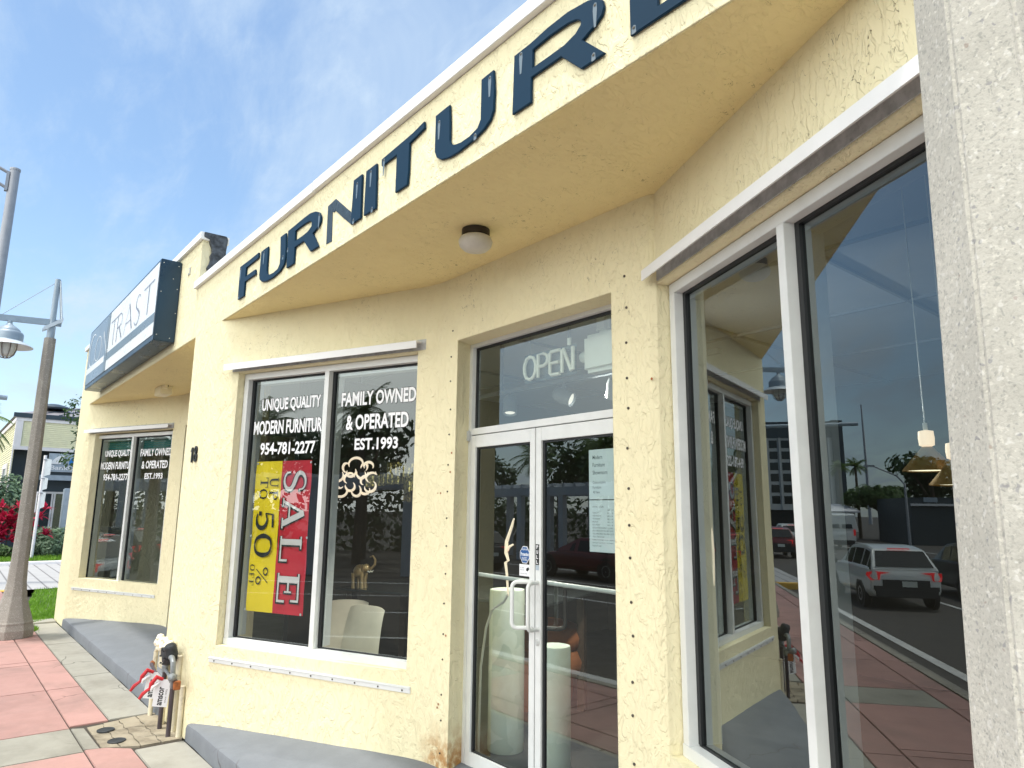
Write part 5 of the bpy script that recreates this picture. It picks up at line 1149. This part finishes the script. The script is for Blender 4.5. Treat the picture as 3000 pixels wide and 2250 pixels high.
# ------------------------------------------------------------------ across the street (seen in the glass)
def car(label, x, y, paint, kind='suv', scale=.74, group='cars in the street', hx=-1, lit=True, cat='car'):
    root = thing('car' if cat == 'car' else 'van', label, cat, (x, y, -.15), group)
    if hx > 0: root.rotation_euler = (0, 0, math.pi)
    if kind == 'suv': L, W, H, bl, st = 4.45, .93, 1.66, 1.12, [(-2.20, .74, 1.06, 1.10, .82), (-1.78, .74, 1.08, 1.58, .64), (-1.2, .74, 1.08, 1.655, .62), (-.3, .74, 1.06, 1.67, .63), (.35, .74, 1.04, 1.60, .63), (1.25, .74, 1.02, 1.06, .74)]
    elif kind == 'van': L, W, H, bl, st = 5.6, 1.0, 2.45, 1.3, [(-2.78, .95, 1.25, 2.30, .86), (-2.6, .95, 1.25, 2.42, .86), (1.0, .95, 1.25, 2.45, .86), (1.7, .93, 1.25, 2.0, .82), (2.3, .9, 1.25, 1.32, .82)]
    else: L, W, H, bl, st = 4.6, .90, 1.40, .92, [(-1.7, .78, .90, .96, .78), (-.95, .74, .92, 1.38, .60), (.1, .74, .92, 1.40, .60), (1.15, .76, .90, .96, .74)]
    k = scale; h = L/2
    def q(a, b, c): return (-a*k, b*k, c*k)     # nose towards -x
    zb = .30
    stn = [(-h, .80, .52, bl-.12), (-h+.06, .92, .36, bl-.02), (-h+.5, 1., zb, bl), (-.5, 1., zb, bl), (h*.35, 1., zb, bl), (h*.6, .99, zb, bl-.04), (h*.85, .94, zb, bl-.17), (h-.05, .84, .36, bl-.30), (h, .72, .46, bl-.42)]
    ring = lambda w_, z0, z1: [(-w_*.86, z0), (-w_, z0+.14), (-w_*1.01, (z0+z1)/2+.06), (-w_*.95, z1-.03), (-w_*.86, z1), (w_*.86, z1), (w_*.95, z1-.03), (w_*1.01, (z0+z1)/2+.06), (w_, z0+.14), (w_*.86, z0)]
    vs = []; n = 10
    for a, wf_, z0, z1 in stn: vs += [q(a, b, c) for b, c in ring(W*wf_, z0, z1)]
    fs = [(i*n+j, (i+1)*n+j, (i+1)*n+(j+1) % n, i*n+(j+1) % n) for i in range(len(stn)-1) for j in range(n)]+[tuple(range(n)), tuple(range((len(stn)-1)*n, len(stn)*n))[::-1]]
    body = MB().add(vs, fs)
    gv = []
    for a, wb, z0, z1, wt in st: gv += [q(a, -wb*W/.93*1.12, z0-.04), q(a, -wt*W/.93, z1), q(a, wt*W/.93, z1), q(a, wb*W/.93*1.12, z0-.04)]
    m_ = len(st)
    body.add(gv, [(i*4+j, (i+1)*4+j, (i+1)*4+j+1, i*4+j+1) for i in range(m_-1) for j in range(3)]+[(0, 1, 2, 3), tuple((m_-1)*4+j for j in (3, 2, 1, 0))])
    body.build('body', paint, root, smooth=True, local=True, bevel=.02)
    # glass: rear, sides, front
    def panel(i, j, f0, f1, u0, u1, nm='window'):
        A, B_ = st[i], st[j]
        for s_ in ((-1, 1) if nm == 'side_window' else (0,)):
            mb = MB()
            def side(u, v):
                a = A[0]+(B_[0]-A[0])*u; wb = (A[1]+(B_[1]-A[1])*u)*W/.93*1.12; wt = (A[4]+(B_[4]-A[4])*u)*W/.93; z0 = A[2]-.04; z1 = A[3]+(B_[3]-A[3])*u
                return q(a, s_*((wb+(wt-wb)*v)+.012), z0+(z1-z0)*v)
            if s_: mb.quad(side(u0, f0), side(u1, f0), side(u1, f1), side(u0, f1)).build('side_window', 'carglass', root, local=True)
    if kind != 'van':
        for i in range(m_-1): panel(i, i+1, .14, .84 if 0 < i < m_-2 else .74, .10, .94, 'side_window')
    else: panel(2, 3, .2, .85, .1, .9, 'side_window')
    A, B_ = st[0], st[1]; d = .02
    def rear(u, v): return q(A[0]+(B_[0]-A[0])*v-d, u*(A[4]+(B_[4]-A[4])*v)*W/.93, A[3]+(B_[3]-A[3])*v+d*.4)
    if kind == 'van':
        for s_ in (-1, 1): MB().quad(q(-2.815, s_*.08, 1.42), q(-2.815, s_*.74, 1.42), q(-2.73, s_*.70, 2.12), q(-2.73, s_*.08, 2.12)).build('rear_window', 'carglass', root, local=True)
    else: MB().quad(rear(-.88, .06), rear(.88, .06), rear(.92, .90), rear(-.92, .90)).build('rear_window', 'carglass', root, local=True)
    A, B_ = st[-1], st[-2]
    def front(u, v): return q(A[0]+(B_[0]-A[0])*v+d, u*(A[4]+(B_[4]-A[4])*v)*W/.93, A[3]+(B_[3]-A[3])*v+d*.5)
    MB().quad(front(-.9, .08), front(.9, .08), front(.9, .92), front(-.9, .92)).build('windscreen', 'carglass', root, local=True)
    tm = 'tail' if lit else 'tailoff'
    zl = bl-.20
    for s_ in (-1, 1):
        if kind == 'van': MB().box(2.79*k, 2.82*k, min(s_*.80, s_*.92)*k, max(s_*.80, s_*.92)*k, .95*k, 1.35*k).build('tail_light', tm, root, local=True)
        else:
            y0, y1 = s_*.38*W/.93, s_*.88*W/.93
            MB().add([q(-h-.012, y0, zl+.065), q(-h-.015, y1*.70, zl+.02), q(-h-.02, y1*.74, zl-.13), q(-h+.02, y1*.98, zl-.14), q(-h+.15, y1*1.07, zl-.02), q(-h+.12, y1*1.05, zl+.06), q(-h+.0, y1*.80, zl+.09)], [(0, 1, 6), (1, 2, 3, 4, 5, 6)]).build('tail_light', tm, root, local=True)
        MB().add([q(h-.02, s_*.45*W, bl-.50), q(h-.10, s_*.80*W, bl-.48), q(h-.2, s_*.82*W, bl-.36), q(h-.05, s_*.5*W, bl-.41)], [(0, 1, 2, 3)]).build('headlight', 'lampglass', root, local=True)
    if kind == 'suv': MB().quad(q(-1.80, -.28, 1.61), q(-1.80, .28, 1.61), q(-1.86, .28, 1.585), q(-1.86, -.28, 1.585)).build('brake_light', tm, root, local=True)
    MB().box((h-.01)*k, (h+.035)*k, -W*.82*k, W*.82*k, .34*k, .56*k).build('bumper', 'carblk' if kind != 'coupe' else paint, root, local=True, bevel=.015)
    MB().box((h-.14)*k, (h+.012)*k, -W*.86*k, W*.86*k, .50*k, .66*k).build('lower_cladding', 'carblk', root, local=True, bevel=.02)
    if kind == 'suv': MB().prism([((h+.012)*k, -.62*W*k), ((h+.022)*k, -.62*W*k), ((h+.022)*k, .62*W*k), ((h+.012)*k, .62*W*k)], .62*k, .80*k).build('lower_cladding', 'carblk', root, local=True)
    zp = .66 if kind != 'van' else .9
    MB().box((h+.024)*k, (h+.032)*k, -.26*k, .10*k, zp*k-.03, (zp+.15)*k-.03).build('number_plate', 'plate', root, local=True)
    for a in (-h*.62, h*.62):
        for s_ in (-1, 1):
            o = MB().lathe(q(a, s_*(W+.012), .35), [(.20*k, -.2*k), (.33*k, -.2*k), (.345*k, -.16*k), (.345*k, -.03*k), (.32*k, .0), (.22*k, .0)], 24, (0, s_, 0)).build('wheel', 'tyre', root, local=True, smooth=True)
            MB().lathe(q(a, s_*(W+.006), .35), [(.215*k, 0), (.2*k, .006), (.06*k, .002), (.0, .008)], 20, (0, s_, 0)).build('rim', 'rim', o, local=True)
            MB().lathe(q(a, s_*(W-.03), .37), [(.42*k, -.05), (.42*k, .028), (.37*k, .028)], 24, (0, s_, 0)).build('wheel_arch', 'carblk', root, local=True)
    if kind in ('suv', 'van'):
        for s_ in (-1, 1): MB().box(*sorted((-(1.0)*k, -(.86)*k)), *sorted((s_*(W+.03)*k, s_*(W+.20)*k)), 1.02*k, 1.17*k).build('mirror', 'carblk', root, local=True, bevel=.02)
    return root
car('white SUV with brake lights on in the nearest traffic lane', -15.75, -2.06, 'car_white')
car('dark SUV beside the white SUV in the second traffic lane', -17.3, -4.55, 'car_dark')
car('white panel van with square rear doors farther up the street', -42.2, -7.1, 'car_white', 'van', .8, None, cat='van')
car('red car ahead of the white SUV, farther up the street', -32.2, -2.35, 'car_red', 'suv', .78)
car('distant white SUV in the lane beside the far red car', -41.5, -4.6, 'car_white', 'suv', .8)
car('dark red coupe driving past across the street', -14.2, -9.6, 'car_red', 'coupe', .80, lit=False)
car('black SUV with lit tail lights behind the white pergola side', -18.9, -8.3, 'car_dark', 'suv', .76)

of = thing('office_building', 'pale six storey office block with rows of dark windows', 'building', (-92, -14, 0))
MB().box(-100, -85, -17.6, -2, 2.2, 12.3).build('facade', 'off_white', of)
MB().box(-100, -85.3, -17.4, -2, -.17, 2.2).build('ground_floor', 'winblk', of); MB().box(-85.3, -84.9, -17.6, -2, 10.6, 12.5).build('roof_screen', 'off_dark', of)
MB().box(-100, -84.8, -18.8, -17.6, -.17, 12.6).build('stair_tower', 'off_dark', of)
for r_ in range(6):
    mb = MB()
    for c_ in range(11): mb.box(-85.02, -84.96, -16.9+c_*1.35, -16.0+c_*1.35, 2.9+r_*1.3, 3.8+r_*1.3)
    mb.build('window_row', 'winblk', of)
mb = MB()
for c_ in range(12): mb.box(-85.0, -84.8, -17.25+c_*1.35, -17.05+c_*1.35, 2.2, 10.6)
mb.build('mullions', 'off_white', of)
tag(MB().tube([(-150, -39, 0), (-150, -39, 24)], [.35, .12], 6).build('radio_mast', 'signal_grey'), 'thin tall radio mast rising behind the trees', 'mast')
gs = thing('shopfront_row', 'low dark commercial building with a white roof band across the street', 'building', (-50, -18, 0))
MB().box(-56, -49, -26, -13.6, -.17, 2.9).build('wall', 'off_dark', gs); MB().box(-48.96, -48.8, -26, -13.6, 2.35, 2.5).build('roof_band', 'trim', gs); MB().box(-48.98, -48.9, -15.2, -14.4, 2.6, 2.9).build('sign', 'bankgrey', gs)
sh = thing('roadside_shed', 'small pale flat roofed kiosk left of the street trees', 'building', (-58, -11.2, 0))
MB().box(-60, -56, -12, -10, -.17, 1.9).build('wall', 'off_white', sh); MB().hexa([(-60.3, -12.3, 1.9), (-55.6, -12.3, 1.9), (-55.6, -9.8, 1.9), (-60.3, -9.8, 1.9)], [(-60.3, -12.3, 2.6), (-55.6, -12.3, 2.0), (-55.6, -9.8, 2.0), (-60.3, -9.8, 2.6)]).build('roof', 'trim', sh)
sl2 = thing('street_light', 'slim grey street light with a curved arm across the road', 'street light', (-45, -12.1, 0))
MB().tube([(-45, -12.1, -.16), (-45, -12.1, 3.6), (-45, -11.7, 4.1), (-45, -10.4, 4.7)], [.09, .07, .05, .04], 8).build('pole', 'signal_grey', sl2, smooth=True); MB().box(-45.1, -44.9, -10.5, -9.9, 4.64, 4.76).build('lamp_head', 'signal_grey', sl2)
pg = thing('pergola', 'white timber pergola with square columns across the street', 'pergola', (-18, -13.5, 0))
for x in (-28, -24.0, -21.4, -19.0, -16.2, -13.4, -10.6, -7.8):
    for y in (-13.0, -14.6): MB().box(x, x+.24, y, y+.22, -.17, 2.32).build('column', 'pergola', pg)
for y in (-13.06, -14.66): MB().box(-28.4, -7.2, y, y+.30, 2.32, 2.62).build('beam', 'pergola', pg)
mb = MB()
for k in range(36): mb.box(-28.3+k*.6, -28.2+k*.6, -15.0, -12.7, 2.621, 2.76)
mb.build('slats', 'pergola', pg)
for s_ in (0, 1):
    x = -23.6-s_*1.6
    MB().tube([(x-.7, -12.9, 2.7), (x, -12.9, 3.5), (x+.7, -12.9, 2.7)], .09, 5).build('gable', 'pergola', pg)
wd = MB()
leaf_cloud(wd, [(-52+k*2.6, -25+random.uniform(-1, 1), random.uniform(.8, 1.6), 2.2, 1.2, random.uniform(1.8, 2.8)) for k in range(26)], 9000, .22)
struct(wd.build('far_wood', 'leafd', fixn=False), 'stuff')
lots = [(-11, -19.5, 3.6, 2.6, 1.7), (-16, -20, 3.9, 2.8, 1.9), (-21.5, -19.5, 4.0, 2.8, 2.), (-27, -20.5, 4.2, 3.0, 2.), (-33, -19, 3.9, 3.0, 2.), (-6, -20, 3.4, 2.4, 1.7), (-40, -20.5, 4., 3., 2.)]
desc = ['bushy tree behind the pergola, straight across from the shop window', 'broad dark tree behind the middle of the pergola', 'round crowned tree behind the left half of the pergola', 'tall leafy tree behind the pergola gables', 'leafy tree past the far end of the pergola', 'smaller bushy tree at the near end of the pergola', 'dark street tree between pergola and shopfront row']
for (x, y, z, r_, h_), dd in zip(lots, desc): tree('street_tree', dd, x, y, z, rblobs(x, y, z, r_, h_, 9), 1900, .20, 'leafd', 'trees across the street', .16)
tree('street_tree', 'low spreading green tree beyond the white van', -58, -14.4, 3.2, rblobs(-58, -14.2, 3.0, 2.2, 1.5, 9), 1900, .22, 'leaf', 'trees across the street', .2)
tree('street_tree', 'tall dome shaped dark tree above the low shopfronts', -62, -19.6, 5, rblobs(-62, -19.8, 4.6, 3.2, 2.2, 12), 2600, .26, 'leafd', 'trees across the street', .25)
for x, y, h_, dd in ((-10.4, -17, 5.2, 'tall palm straight across from the shop window'), (-14, -17.2, 4.8, 'palm left of the tall palm across the street'), (-20, -16.4, 4.5, 'palm behind the pergola columns'), (-24.5, -16.6, 4.2, 'palm near the pergola gables'), (-60, -12.1, 5.6, 'far fan palm left of the spreading green tree'), (-61, -13.6, 5.7, 'far fan palm right beside the other fan palm')):
    palm(dd, x, y, h_, 1.5 if x > -50 else 1.1, 22)
